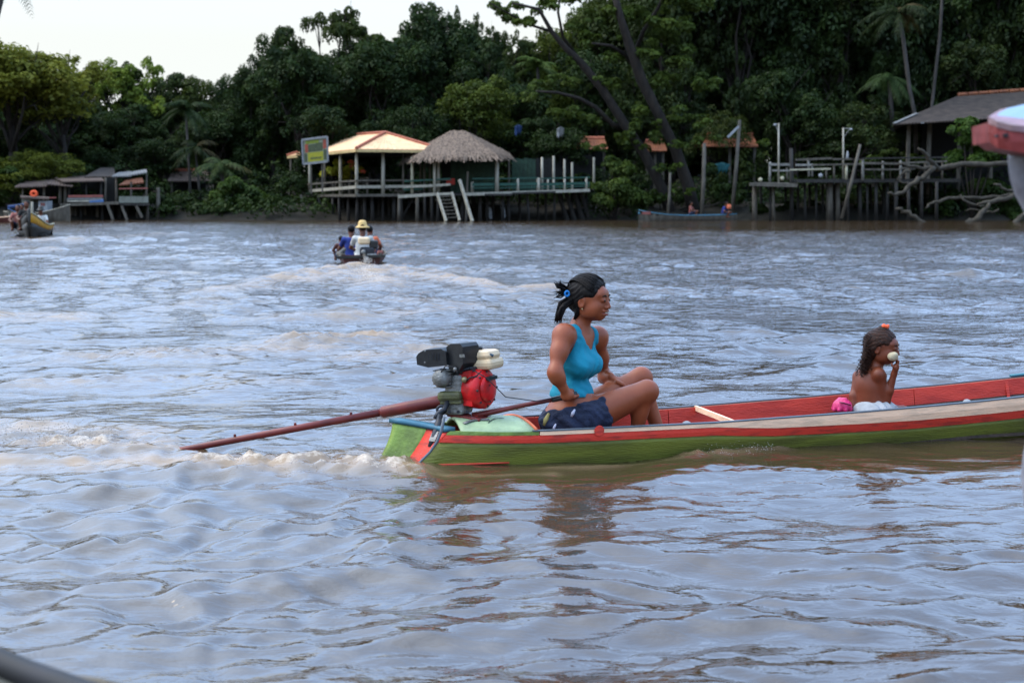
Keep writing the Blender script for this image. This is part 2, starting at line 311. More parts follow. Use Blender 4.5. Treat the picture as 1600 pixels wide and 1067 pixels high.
# ================================================================ WATER
def smooth(a, b, x): t = np.clip((x - a) / (b - a), 0, 1); return t * t * (3 - 2 * t)
def seg_dist(x, y, a, b):
    ax, ay = a[0], a[1]; dx, dy = b[0] - ax, b[1] - ay; LL = dx * dx + dy * dy
    t = np.clip(((x - ax) * dx + (y - ay) * dy) / LL, 0, 1)
    return np.hypot(x - ax - t * dx, y - ay - t * dy), t
def make_river():
    a_in = np.arange(-26, 26.01, 0.2); a_out = np.concatenate([np.arange(30, 330.1, 6)])
    ang = np.radians(np.concatenate([a_in, a_out])); nin = len(a_in)
    rr = [1.3]
    while rr[-1] < 150: rr.append(rr[-1] * 1.0032)
    rr = np.array(rr + [190, 260, 400, 700])
    A, R_ = np.meshgrid(ang, rr); X0 = R_ * np.sin(A); Y0 = R_ * np.cos(A) - 0.6
    X = X0.copy(); Y = Y0.copy(); Z = np.zeros_like(X)
    rng = np.random.default_rng(11)
    sp = R_ * np.where(np.arange(len(ang)) < nin, 0.0032, 0.105)[None, :]
    # calmer and rougher patches
    mod = np.zeros_like(X)
    for _ in range(9):
        th = rng.uniform(0, 2 * math.pi); k = 2 * math.pi / rng.uniform(2.5, 11); mod += np.sin(k * (X0 * math.cos(th) + Y0 * math.sin(th)) + rng.uniform(0, 6.3))
    mod = 1 + 0.20 * mod
    mod = np.clip(mod, .25, 1.9)
    for i in range(210):
        lam = 0.10 * (4.0 / 0.10) ** (rng.random() ** 0.9)
        th = rng.normal(-1.35, 0.55); k = 2 * math.pi / lam
        slope = SLOPE * (0.8 + 0.4 * rng.random()) * (1.12 if lam < 1.1 else 0.6 if lam < 1.8 else .35)
        a = slope / k; ph = rng.uniform(0, 6.3)
        w = np.clip((lam / sp - 2.5) / 3.5, 0, 1) * (1 + .30 * smooth(9, 24, R_))
        cx, cy = math.cos(th), math.sin(th)
        q = k * (X0 * cx + Y0 * cy) + ph + 0.8 * np.sin(0.37 * k * (X0 * cy - Y0 * cx) + ph * 3)
        am = a * w * (mod if lam < 1.5 else 1)
        Z += am * np.sin(q); X += 0.75 * am * cx * np.cos(q); Y += 0.75 * am * cy * np.cos(q)
    calm = 1 - 0.75 * smooth(72, 84, Y0 + 20 * smooth(-4, 12, X0))
    Z *= calm
    foam = np.zeros_like(X); mudc = np.zeros_like(X)
    def rough_noise(scale, seed, o=4):
        r2 = np.random.default_rng(seed); v = np.zeros_like(X)
        for i in range(26):
            th = r2.uniform(0, 6.3); k = 2 * math.pi / (scale * r2.uniform(.35, 1.5)); v += np.sin(k * (X0 * math.cos(th) + Y0 * math.sin(th)) + r2.uniform(0, 6.3) + 1.5 * np.sin(.7 * k * (X0 * math.sin(th) - Y0 * math.cos(th)) + i))
        return v / 5
    n1 = rough_noise(.30, 3); n2 = rough_noise(.9, 5); n3 = rough_noise(.12, 8)
    near = R_ < 16
    # wash of the long-tail propeller
    def band(p, q, wd, hgt, fm, md, taper=None):
        nonlocal Z, foam, mudc
        d, t = seg_dist(X0, Y0, p, q); m = np.exp(-(d / wd) ** 2) * (taper(t) if taper else 1)
        Z = Z + m * (hgt * .7 + hgt * .30 * n1 * near + hgt * .12 * n3 * near * (R_ < 10) + hgt * .25 * n2 * (~near)); foam = np.maximum(foam, m * fm); mudc = np.maximum(mudc, m * md)
    band(wat(215, 697), wat(-160, 688), .30, .055, 1.0, 1.0, lambda t: .7 + .3 * np.sin(t * 7))
    band(wat(330, 728), wat(620, 735), .19, .055, 1.0, 1.0); band(wat(420, 722), wat(600, 716), .22, .020, .45, 1.0)
    band(wat(330, 722), wat(-100, 728), .24, .02, .25, .9); band(wat(-100, 660), wat(200, 680), .30, .02, .3, .8)
    band(wat(210, 706), wat(290, 706), .08, .012, .2, 1.0)
    band(wat(640, 741), wat(860, 738), .05, .010, .45, .5)
    band(wat(1085, 714), wat(1210, 703), .09, .028, .72, .4)
    band(wat(860, 728), wat(1085, 716), .06, .012, .3, .3)
    band(wat(-50, 497), wat(80, 497), .45, .04, .25, .9)
    # trailing swells left by the boats (brown humps)
    for (x1, y1, x2, y2, wd, h, md) in ((240, 552, 470, 542, .40, .040, .75), (480, 535, 600, 528, .38, .075, .9), (560, 556, 690, 545, .35, .04, .6),
            (150, 556, 330, 560, .4, .04, .55), (330, 458, 400, 448, .5, .09, .7), (440, 437, 520, 425, .5, .09, .8), (600, 424, 680, 428, .6, .07, .9),
            (680, 432, 760, 448, .45, .07, .7), (800, 455, 850, 450, .45, .07, .9), (470, 495, 620, 490, .5, .05, .6), (60, 600, 330, 590, .3, .03, .4), (330, 610, 420, 600, .25, .03, .4),
            (640, 470, 740, 482, .45, .05, .4), (280, 480, 330, 470, .4, .05, .4), (1150, 735, 1420, 760, .3, .02, .0)):
        band(wat(x1, y1), wat(x2, y2), wd, h, .12, md)
    # mid boat splash, far-left bow wave
    band(wat(568, 426), wat(592, 446), .6, .08, 1.0, 1.0); band(wat(560, 424), wat(470, 442), .45, .07, .25, 1.0); band(wat(600, 424), wat(770, 450), .4, .05, .2, 1.0)
    band(wat(520, 424), wat(600, 422), .35, .04, .3, 1.0)
    band(wat(5, 378), wat(120, 376), .8, .10, .85, .5)
    band(wat(120, 376), wat(260, 366), .6, .06, .35, .4)
    band(wat(-20, 385), wat(60, 392), .8, .05, .4, .4)
    # long Kelvin wakes crossing the left and the right foreground
    def train(p, q, lam, amp, wd, n=5):
        nonlocal Z
        px_, py_ = p[0], p[1]; dx, dy = q[0] - px_, q[1] - py_; LL = math.hypot(dx, dy); dx /= LL; dy /= LL
        u = (X0 - px_) * dx + (Y0 - py_) * dy; v = -(X0 - px_) * dy + (Y0 - py_) * dx + .10 * n2 * near
        Z = Z + amp * np.sin(2 * math.pi * v / lam) * np.exp(-(v / wd) ** 2) * smooth(-1.5, 1.5, u) * (1 - smooth(LL - .5, LL + 2, u))
    train(wat(0, 960), wat(330, 720), .34, .012, .8)
    train(wat(150, 1040), wat(560, 800), .30, .010, .6)
    train(wat(820, 905), wat(1500, 960), .42, .014, .42)
    train(wat(1150, 880), wat(1700, 860), .36, .014, .40)
    f1 = foam * smooth(-.2, 1.1, n1 + .5 * n3 + foam * .9) * near + foam * .8 * (~near) * (foam > .25)
    mudc = np.clip(mudc * (.55 + .6 * smooth(-.6, .8, n2)), 0, 1)
    # hold the water down inside the canoe
    n_r, n_a = X.shape; idx = np.arange(n_r * n_a).reshape(n_r, n_a)
    nxt = np.roll(idx, -1, 1)
    f = np.stack([idx[:-1], idx[1:], nxt[1:], nxt[:-1]], -1).reshape(-1, 4)
    v = np.stack([X, Y, Z], -1).reshape(-1, 3)
    # flat disc under the camera
    c = len(v); v = np.vstack([v, [[0, -0.6, 0]]])
    me = npmesh('river', v, f, None, True)
    for nm, arr in (('foam', f1), ('silt', mudc)):
        at_ = me.attributes.new(nm, 'FLOAT', 'POINT'); at_.data.foreach_set('value', np.append(arr.reshape(-1), 0).astype(np.float32))
    m = bpy.data.materials.new('muddy_river_water'); m.use_nodes = True; t = m.node_tree; n = t.nodes; l = t.links
    p = n['Principled BSDF']; p.inputs['IOR'].default_value = WATER_IOR; p.inputs['Roughness'].default_value = 0.04
    co = n.new('ShaderNodeTexCoord')
    af = n.new('ShaderNodeAttribute'); af.attribute_name = 'foam'; am_ = n.new('ShaderNodeAttribute'); am_.attribute_name = 'silt'
    q = n.new('ShaderNodeTexNoise'); q.inputs['Scale'].default_value = .5; q.inputs['Detail'].default_value = 4; l.new(co.outputs['Object'], q.inputs[0])
    r = n.new('ShaderNodeMix'); r.data_type = 'RGBA'; l.new(q.outputs['Fac'], r.inputs[0]); r.inputs[6].default_value = (*WATER_A, 1); r.inputs[7].default_value = (*WATER_B, 1)
    ms = n.new('ShaderNodeMix'); ms.data_type = 'RGBA'; l.new(am_.outputs['Fac'], ms.inputs[0]); l.new(r.outputs[2], ms.inputs[6]); ms.inputs[7].default_value = (*SILT, 1)
    # foam breaks up into flecks
    fn = n.new('ShaderNodeTexNoise'); fn.inputs['Scale'].default_value = 34; fn.inputs['Detail'].default_value = 5; fn.inputs['Roughness'].default_value = .7; l.new(co.outputs['Object'], fn.inputs[0])
    fm = n.new('ShaderNodeMath'); fm.operation = 'MULTIPLY_ADD'; l.new(af.outputs['Fac'], fm.inputs[0]); fm.inputs[1].default_value = .54; l.new(fn.outputs['Fac'], fm.inputs[2])
    fr = n.new('ShaderNodeMapRange'); fr.inputs[1].default_value = .90; fr.inputs[2].default_value = 1.22; l.new(fm.outputs[0], fr.inputs[0])
    fc = n.new('ShaderNodeMix'); fc.data_type = 'RGBA'; l.new(fr.outputs[0], fc.inputs[0]); l.new(ms.outputs[2], fc.inputs[6]); fc.inputs[7].default_value = (.50, .42, .33, 1)
    l.new(fc.outputs[2], p.inputs['Base Color'])
    rg = n.new('ShaderNodeMapRange'); l.new(fr.outputs[0], rg.inputs[0]); rg.inputs[3].default_value = .05; rg.inputs[4].default_value = .6
    rs = n.new('ShaderNodeMath'); rs.operation = 'MULTIPLY_ADD'; l.new(am_.outputs['Fac'], rs.inputs[0]); rs.inputs[1].default_value = .14; l.new(rg.outputs[0], rs.inputs[2])
    l.new(rs.outputs[0], p.inputs['Roughness'])
    ior = n.new('ShaderNodeMapRange'); l.new(am_.outputs['Fac'], ior.inputs[0]); ior.inputs[3].default_value = WATER_IOR; ior.inputs[4].default_value = 1.36; l.new(ior.outputs[0], p.inputs['IOR'])
    # ripples: fine everywhere, broader ones where the mesh is coarse
    geo = n.new('ShaderNodeNewGeometry'); sep_ = n.new('ShaderNodeSeparateXYZ'); l.new(geo.outputs['Position'], sep_.inputs[0])
    def nz_(scale, det, st=(1, 1, 1)):
        mp_ = n.new('ShaderNodeMapping'); mp_.inputs['Scale'].default_value = st; l.new(co.outputs['Object'], mp_.inputs[0])
        z = n.new('ShaderNodeTexNoise'); z.inputs['Scale'].default_value = scale; z.inputs['Detail'].default_value = det; z.inputs['Roughness'].default_value = .55
        z.inputs['Distortion'].default_value = .4; l.new(mp_.outputs[0], z.inputs[0]); return z
    far_ = n.new('ShaderNodeMapRange'); far_.inputs[1].default_value = 8; far_.inputs[2].default_value = 24; l.new(sep_.outputs[1], far_.inputs[0])
    clm = n.new('ShaderNodeMapRange'); clm.inputs[1].default_value = 70; clm.inputs[2].default_value = 82; clm.inputs[3].default_value = 1; clm.inputs[4].default_value = .42
    cx_ = n.new('ShaderNodeMapRange'); cx_.inputs[1].default_value = -4; cx_.inputs[2].default_value = 12; cx_.inputs[4].default_value = 20; l.new(sep_.outputs[0], cx_.inputs[0])
    ca_ = n.new('ShaderNodeMath'); l.new(sep_.outputs[1], ca_.inputs[0]); l.new(cx_.outputs[0], ca_.inputs[1]); l.new(ca_.outputs[0], clm.inputs[0])
    b1 = n.new('ShaderNodeBump'); b1.inputs['Strength'].default_value = BUMP_FINE; b1.inputs['Distance'].default_value = .012
    l.new(nz_(10, 4, (.5, 1, 1)).outputs['Fac'], b1.inputs['Height'])
    b2 = n.new('ShaderNodeBump'); b2.inputs['Distance'].default_value = .072
    mm = n.new('ShaderNodeMath'); mm.operation = 'MULTIPLY'; l.new(far_.outputs[0], mm.inputs[0]); l.new(clm.outputs[0], mm.inputs[1])
    l.new(mm.outputs[0], b2.inputs['Strength']); l.new(nz_(5.5, 3, (.6, 1, 1)).outputs['Fac'], b2.inputs['Height']); l.new(b1.outputs[0], b2.inputs['Normal'])
    l.new(b2.outputs[0], p.inputs['Normal'])
    me.materials.append(m)
    o = link('river', me); tag(o, kind='structure', label='brown river with blue sky reflections and boat wakes')
SLOPE = .0128; WATER_IOR = 1.78; BUMP_FINE = .75
WATER_A = (.026, .016, .008); WATER_B = (.070, .044, .024); SILT = (.25, .17, .10)
make_river()

# ================================================================ BANK
def bank_y(x): return 84.3 + 1.0 * math.sin(x * .21) + .6 * math.sin(x * .57 + 1) + (.8 if x > 10 else 0)
def make_bank():
    xs = np.linspace(-110, 110, 221); rows = []
    for k, (dy, z) in enumerate(((-2, -.6), (-.4, -.12), (.3, .12), (1.5, .55), (3.5, .9), (8, 1.2), (16, 1.5), (34, 2.4), (50, 3.6), (120, 4), (700, 5))):
        rows.append([(x, bank_y(x) + dy, z + (.18 * mnoise.noise(Vector((x * .7, k * 1.3, 0))) if k > 1 else 0)) for x in xs])
    o = MB().grid(rows).build('riverbank', M['mud'], smooth=True, org=(0, 84, 0)); tag(o, kind='structure', label='dark muddy far bank under the trees')
make_bank()

# ================================================================ FOLIAGE
def leaf_mesh(name, C, R, n, size, m, rng, squash=.8, tint_bias=0.0, aspect=.55, droop=0.0):
    """n leaves spread over the shells of clumps at C with radii R"""
    C = np.asarray(C, float); R = np.asarray(R, float)
    pr = R ** 2; pr /= pr.sum(); k = rng.choice(len(C), n, p=pr)
    d = rng.normal(size=(n, 3)); d /= np.linalg.norm(d, axis=1)[:, None]
    flip = (d[:, 2] < -.25) & (rng.random(n) < .7); d[flip, 2] *= -1
    rad = R[k] * rng.uniform(.55, 1.12, n) ** .8
    P = C[k] + d * rad[:, None] * np.array([1, 1, squash])
    nr = d + rng.normal(size=(n, 3)) * .55 + np.array([0, 0, .55]); nr /= np.linalg.norm(nr, axis=1)[:, None]
    t = np.cross(nr, rng.normal(size=(n, 3))); t[:, 2] -= droop; t /= np.linalg.norm(t, axis=1)[:, None]
    b = np.cross(nr, t); L_ = size * rng.uniform(.6, 1.35, n)
    a = t * L_[:, None] * .5; w = b * (L_ * aspect * .5)[:, None]; up = nr * (L_ * .10)[:, None]
    v = np.stack([P - a, P + w + up, P + a, P - w + up], 1).reshape(-1, 3)
    f = np.arange(4 * n).reshape(n, 4)
    me = npmesh(name, v, f, m)
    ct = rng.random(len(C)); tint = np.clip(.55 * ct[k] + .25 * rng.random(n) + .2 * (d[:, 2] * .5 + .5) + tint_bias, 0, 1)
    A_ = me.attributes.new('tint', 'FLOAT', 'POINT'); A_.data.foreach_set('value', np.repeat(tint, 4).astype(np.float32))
    return me
def crown_shape(kind, rng):
    """clump centres (unit-ish crown, about 10 m tall tree: trunk base at origin) and radii"""
    C = []; R = []
    if kind == 'round': lobes = [((rng.uniform(-2.2, 2.2), rng.uniform(-2, 2), rng.uniform(5.2, 8.6)), rng.uniform(1.5, 2.4)) for _ in range(9)] + [((0, 0, 7.2), 2.6)]
    elif kind == 'tall': lobes = [((rng.uniform(-1.3, 1.3), rng.uniform(-1.3, 1.3), z), rng.uniform(1.2, 2.0)) for z in np.linspace(2.4, 9.0, 9)]
    elif kind == 'lace': lobes = [((rng.uniform(-3, 3), rng.uniform(-2, 2), rng.uniform(5, 9.2)), rng.uniform(.8, 1.5)) for _ in range(12)]
    elif kind == 'low': lobes = [((rng.uniform(-2.6, 2.6), rng.uniform(-2, 2), rng.uniform(1.2, 6.5)), rng.uniform(1.3, 2.2)) for _ in range(11)]
    else: lobes = [((rng.uniform(-1.6, 1.6), rng.uniform(-1.1, 1.1), rng.uniform(.5, 1.8)), rng.uniform(.7, 1.1)) for _ in range(6)]
    for c, r in lobes:
        nn = int(9 + 5 * r)
        for _ in range(nn):
            d = rng.normal(size=3); d /= np.linalg.norm(d); d[2] = abs(d[2]) * .9 - .15
            C.append(np.array(c) + d * r * rng.uniform(.6, 1.1)); R.append(r * rng.uniform(.20, .42))
    return C, R, lobes
def trunk_mesh(name, lobes, h0, rng, r0=.24, m=None):
    b = MB(); wob = lambda s_: rng.normal(size=3) * s_
    top = np.array([0, 0, h0]); b.tube([(0, 0, -.5), (0.05, 0, h0 * .3), top * 0.7 + wob(.1), top], [r0 * 1.3, r0, r0 * .8, r0 * .6], 8)
    for c, r in lobes:
        c = np.array(c); s_ = top * rng.uniform(.55, 1.0); mid = (s_ + c) / 2 + wob(.3)
        b.tube([s_, mid, c, c + (c - mid) * .08], [r0 * .45, r0 * .28, r0 * .15, r0 * .05], 6)
        for _ in range(3):
            e = c + rng.normal(size=3) * r * .5; b.tube([mid * .4 + c * .6, (c + e) / 2 + wob(.15), e], [r0 * .16, r0 * .1, r0 * .04], 4)
    me = bpy.data.meshes.new(name); me.from_pydata(b.v, [], b.f); me.update(); me.materials.append(m or M['bark'])
    me.polygons.foreach_set('use_smooth', [True] * len(me.polygons)); return me
SHAPES = []
for i, (kd, nl, sz) in enumerate((('round', 15000, .25), ('round', 15000, .27), ('tall', 13000, .24), ('tall', 13000, .26), ('lace', 9000, .23), ('lace', 9000, .25), ('low', 14000, .24), ('low', 14000, .26))):
    rng = np.random.default_rng(40 + i); C_, R_, lob = crown_shape(kd, rng)
    SHAPES.append((kd, leaf_mesh('crown_%s' % kd, C_, R_, nl, sz, M['leaf_dark'], rng), trunk_mesh('trunk_mesh', lob, 4.6 if kd != 'low' else 3.0, rng)))
def tree(px, ptop, Y, wpx, sh, col, label, group=None, z0=.9, leaf=None, name='tree', rz=None):
    """a tree whose top reaches pixel row ptop at distance Y and whose crown is about wpx wide"""
    kd, cm, tm = SHAPES[sh]
    x = (px - 800) / F * Y; ht = at(px, ptop, Y)[2] - z0; sz = ht / 10.2; sx = wpx / F * Y / 7.4
    t = thing(name, (x, Y, z0), label, 'tree', group)
    c = link('crown', cm, t); k = link('trunk', tm, t)
    rz = random.uniform(0, 6.3) if rz is None else rz
    for o in (c, k): o.scale = (sx, sx, sz); o.rotation_euler = (0, 0, rz)
    c.color = (*col, 1)
    if leaf:
        c.material_slots[0].link = 'OBJECT'; c.material_slots[0].material = M[leaf]
    return t
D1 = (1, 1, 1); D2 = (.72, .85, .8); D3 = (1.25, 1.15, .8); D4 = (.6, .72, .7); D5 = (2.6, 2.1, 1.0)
G = 'trees of the forest wall behind the riverside huts'
front = [  # px, top, Y, width, shape, colour, label
 (25, 44, 90, 250, 0, (2.1, 1.65, 1.1), 'bushy bright green tree at the left edge of the far bank', 'leaf_mid'),
 (105, 78, 92, 150, 4, (2.0, 1.6, 1.1), 'loose lacy tree leaning out beside the leftmost bright green tree', 'leaf_mid'),
 (-60, 35, 92, 200, 1, (1.7, 1.7, 1.0), 'broad green tree cut off by the left edge', 'leaf_mid'),
 (60, 200, 88, 130, 6, (1.5, 1.3, .9), 'low bright green tree above the left pier roofs', 'leaf_mid'),
 (205, 88, 104, 130, 5, (2.0, 2.0, 1.3), 'airy open crown rising against the pale sky left of centre', 'leaf_mid'),
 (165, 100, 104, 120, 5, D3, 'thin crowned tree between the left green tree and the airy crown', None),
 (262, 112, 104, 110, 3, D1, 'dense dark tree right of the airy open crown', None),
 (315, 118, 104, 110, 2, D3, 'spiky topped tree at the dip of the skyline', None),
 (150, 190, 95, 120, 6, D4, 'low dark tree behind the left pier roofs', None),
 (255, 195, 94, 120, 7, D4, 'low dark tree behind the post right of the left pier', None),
 (385, 105, 98, 110, 2, D2, 'dark tree forming the left shoulder of the tall tree group', None),
 (425, 38, 99, 120, 3, D1, 'tall dark tree with ragged peak left of the sign', None),
 (470, 62, 94, 160, 0, D2, 'round dark tree behind the yellow sign', None),
 (530, 6, 103, 150, 4, D3, 'tall lacy tree with sky showing through above the tiled roof', None),
 (590, 55, 96, 150, 1, D2, 'broad dark tree right above the tiled roof', None),
 (690, -12, 101, 170, 0, D2, 'tall rounded dark tree above the thatched roof', None),
 (775, 38, 101, 95, 4, D3, 'loose small tree in the gap of sky right of the thin lacy tree', None),
 (735, 15, 103, 60, 5, D3, 'thin lacy tree beside the small gap of sky', None),
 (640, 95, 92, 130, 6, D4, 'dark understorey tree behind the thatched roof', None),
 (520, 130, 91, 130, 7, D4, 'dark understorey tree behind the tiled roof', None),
 (740, 120, 93, 120, 1, (2.0, 1.8, 1.0), 'lighter green tree right of the thatched roof', None),
 (800, 62, 104, 120, 3, D3, 'slender tree under the gap of sky', None),
 (860, 45, 104, 130, 2, D5, 'yellowish green tree behind the leaning limbs', None),
 (940, -30, 106, 160, 1, D3, 'tall green tree behind the big leaning tree', None),
 (1040, -110, 100, 190, 0, D1, 'tall dark tree right of the big leaning tree', None),
 (1150, -120, 98, 200, 1, D4, 'huge dark tree above the flag pole', None),
 (1130, 110, 93, 110, 6, D3, 'mid green tree above the orange roof', None),
 (1270, -100, 99, 210, 0, D2, 'huge dark tree above the right hand pier', None),
 (1240, 60, 93, 150, 7, D2, 'leafy dark tree above the left end of the right pier', None),
 (1330, 90, 92, 150, 6, D1, 'leafy tree above the lamp post', None),
 (1400, -120, 101, 200, 1, D4, 'huge dark tree behind the two slender palm trunks', None),
 (1530, -110, 98, 220, 0, D2, 'huge dark tree above the grey roofed hut', None),
 (1530, 60, 95, 150, 3, D1, 'dark tree right behind the ridge of the grey roof', None),
 (1650, -80, 96, 200, 1, D1, 'dark tree at the right edge above the grey roof', None),
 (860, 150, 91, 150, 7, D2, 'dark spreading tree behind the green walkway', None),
]
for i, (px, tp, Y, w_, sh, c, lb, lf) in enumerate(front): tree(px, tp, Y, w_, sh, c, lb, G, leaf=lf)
# deeper rows
def rowlab(px, r):
    k = ['front', 'middle', 'rearmost'][r]
    for lim, w in ((-60, 'far left of the left pier, outside the picture'), (110, 'behind the left end of the left pier'), (230, 'behind the right end of the left pier'), (330, 'behind the gap beside the left pier'), (440, 'behind the bush left of the tiled roof'), (560, 'behind the yellow sign'), (650, 'behind the tiled pavilion'), (760, 'behind the thatched pavilion'), (900, 'behind the green walkway'), (1010, 'behind the leaning tree'), (1120, 'behind the short mooring pole'), (1220, 'behind the wide orange roof'), (1340, 'behind the lamp post'), (1450, 'behind the slender palms'), (1600, 'behind the grey roofed shed'), (9999, 'right of the picture past the grey shed')):
        if px < lim: return 'shaded tree in the %s row %s' % (k, w)
def skyline(px): return float(np.interp(px, [-300, 0, 120, 350, 420, 600, 740, 800, 900, 1000, 1900], [80, 85, 132, 132, 80, 50, 35, 62, 45, -60, -100]))
random.seed(21)
for ri, Y in enumerate((98, 109, 121)):
    px = -260 + random.uniform(0, 60)
    while px < 1880:
        s_ = skyline(px) + random.uniform(5, 45)
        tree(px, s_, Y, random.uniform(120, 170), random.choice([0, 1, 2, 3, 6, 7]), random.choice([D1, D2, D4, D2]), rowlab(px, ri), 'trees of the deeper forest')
        px += random.uniform(62, 90)
# trees on both sides outside the frame edge so that reflections go on
for px in range(1900, 2500, 110): tree(px, -90, 98, 200, random.choice([0, 1]), D2, rowlab(1900, 0), 'trees of the deeper forest')
# dark mass of far wood
rng = np.random.default_rng(5); C_ = []; R_ = []
for x in np.arange(-75, 75, 1.6):
    topz = at(np.clip(800 + x / 130 * F, -300, 1900), skyline(np.clip(800 + x / 130 * F, -300, 1900)) + 30, 130)[2]
    for z in np.arange(2.2, max(topz, 3), 1.5): C_.append((x + rng.uniform(-1, 1), 130 + rng.uniform(-3, 3), z)); R_.append(1.6)
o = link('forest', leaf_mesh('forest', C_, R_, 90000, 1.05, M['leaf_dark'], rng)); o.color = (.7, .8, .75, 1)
tag(o, 'dark mass of forest closing the view behind the trees', 'forest', kind='stuff')

rng = np.random.default_rng(15); C_ = []; R_ = []
for x in np.arange(-48, 50, .55):
    for k in range(3):
        y = 88.6 + 1.6 * k + rng.uniform(-.6, .6) + (1.5 if -22 < x < -15 else 0); C_.append((x + rng.uniform(-.4, .4), y, rng.uniform(.8, 1.4 + 1.0 * k))); R_.append(rng.uniform(.45, .95))
    if -23 < x < -11 or 4.5 < x < 8 or x > 24:
        for k in range(2): C_.append((x + rng.uniform(-.4, .4), bank_y(x) + .5 + k * 1.2 + rng.uniform(-.3, .3), .35 + .5 * k + rng.uniform(0, .3))); R_.append(rng.uniform(.4, .8))
for x in np.arange(-16, -1, .5): C_.append((x, 87.5 + rng.uniform(-.5, 1.5), rng.uniform(.6, 1.2))); R_.append(rng.uniform(.35, .6))
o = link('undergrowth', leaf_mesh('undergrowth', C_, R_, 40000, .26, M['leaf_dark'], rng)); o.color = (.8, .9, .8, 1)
tag(o, 'dark undergrowth along the foot of the forest', 'undergrowth', kind='stuff')
# shrubs at the water's edge
def shrub(px, py_c, Y, C, R, n, size, leaf, label, col=(1, 1, 1), name='shrub', cat='shrub', stems=True):
    """C in pixels offsets"""
    rng = np.random.default_rng(int(abs(px) * 7 + py_c)); base = np.array([(px - 800) / F * Y, Y, max(0.05, .1)])
    CC = [at(px + dx, py_c + dy, Y + rng.uniform(-.9, .9)) - base for dx, dy in C]; RR = [r * Y / F for r in R]
    C2 = []; R2 = []
    for c, r in zip(CC, RR):
        for _ in range(9):
            d = rng.normal(size=3); d /= np.linalg.norm(d); d[2] = abs(d[2]) - .3; C2.append(c + d * r * .8); R2.append(r * rng.uniform(.3, .55))
    t = thing(name, base, label, cat, 'bushes at the water edge')
    o = link('foliage', leaf_mesh('foliage', C2, R2, n, size, M[leaf], rng), t); o.color = (*col, 1)
    b = MB()
    for c in CC: b.tube([base, base + c * .5 + rng.normal(size=3) * .1, base + c], [.06, .04, .015], 5)
    b.build('stem', M['bark'], t, True)
shrub(345, 300, 86, [(0, 20), (20, 0), (-15, 30), (40, 5), (55, 25), (25, 25)], [26, 24, 18, 24, 20, 26], 9000, .22, 'leaf_mid', 'green bush overhanging the water left of the tiled pavilion', (.62, .8, .75))
shrub(960, 290, 84.5, [(0, 10), (-20, 30), (15, -20), (30, 25), (-5, -35), (-30, 5)], [26, 20, 20, 24, 14, 15], 9000, .22, 'leaf_mid', 'green bush at the right end of the green walkway', (.75, .85, .7))
shrub(1515, 230, 83.5, [(0, 0), (-10, -30), (25, -15), (-20, 20), (20, 25), (40, 10), (0, -40)], [24, 18, 22, 18, 22, 22, 10], 9000, .24, 'leaf_bright', 'bright green bush beside the near boat prow', (.62, .72, .6))
shrub(1540, 300, 85.5, [(0, 0), (-40, 10), (30, 10), (-60, 30), (40, 40)], [26, 22, 24, 18, 20], 9000, .24, 'leaf_mid', 'dark green bush behind the bleached branches', (.5, .65, .6))
shrub(1390, 235, 88, [(0, 10), (-30, 18), (30, 12), (55, 20)], [16, 12, 14, 14], 3500, .22, 'leaf_mid', 'low green bush behind the right pier railing', (.6, .7, .6))
shrub(1225, 325, 87, [(0, 0), (-40, 5), (40, 0), (80, 4), (120, 2)], [14, 14, 14, 12, 12], 4000, .22, 'leaf_dark', 'dark weeds under the right pier', (.8, .9, .8))
shrub(1030, 310, 87, [(0, 0), (-40, -20), (45, 0), (100, -10), (130, 0), (80, -40)], [20, 22, 20, 18, 18, 16], 7000, .22, 'leaf_dark', 'dark bush behind the blue canoe', (.9, 1, .8))
shrub(265, 325, 87, [(0, 0), (-20, -10), (30, -5)], [16, 14, 18], 3000, .22, 'leaf_dark', 'dark bush between the left pier and the green bush', (.8, .9, .8))
shrub(-10, 310, 87, [(0, 0), (20, -30), (-20, 10), (10, 20)], [24, 22, 20, 20], 5000, .22, 'leaf_mid', 'dark green bush at the left edge of the bank', (.5, .65, .6))
shrub(410, 315, 88, [(0, 0), (30, 5), (-10, -30), (45, -25)], [22, 18, 20, 20], 4000, .22, 'leaf_dark', 'dark bush just left of the tiled pavilion piles', (.8, .9, .8))
shrub(535, 268, 88.6, [(0, 0), (-22, 4), (18, -4), (-5, -12), (8, 12)], [13, 11, 12, 9, 10], 4500, .20, 'leaf_yellow', 'yellow green flowering shrub seen through the tiled pavilion', (2.2, 2.1, 1.6))
shrub(552, 262, 88.0, [(0, 0), (-4, -8), (15, 7)], [5, 4, 4], 160, .20, 'flower', 'salmon flowers among the yellow green shrub', (1.6, 1.4, 1.4), name='flower_bush', cat='flowers')

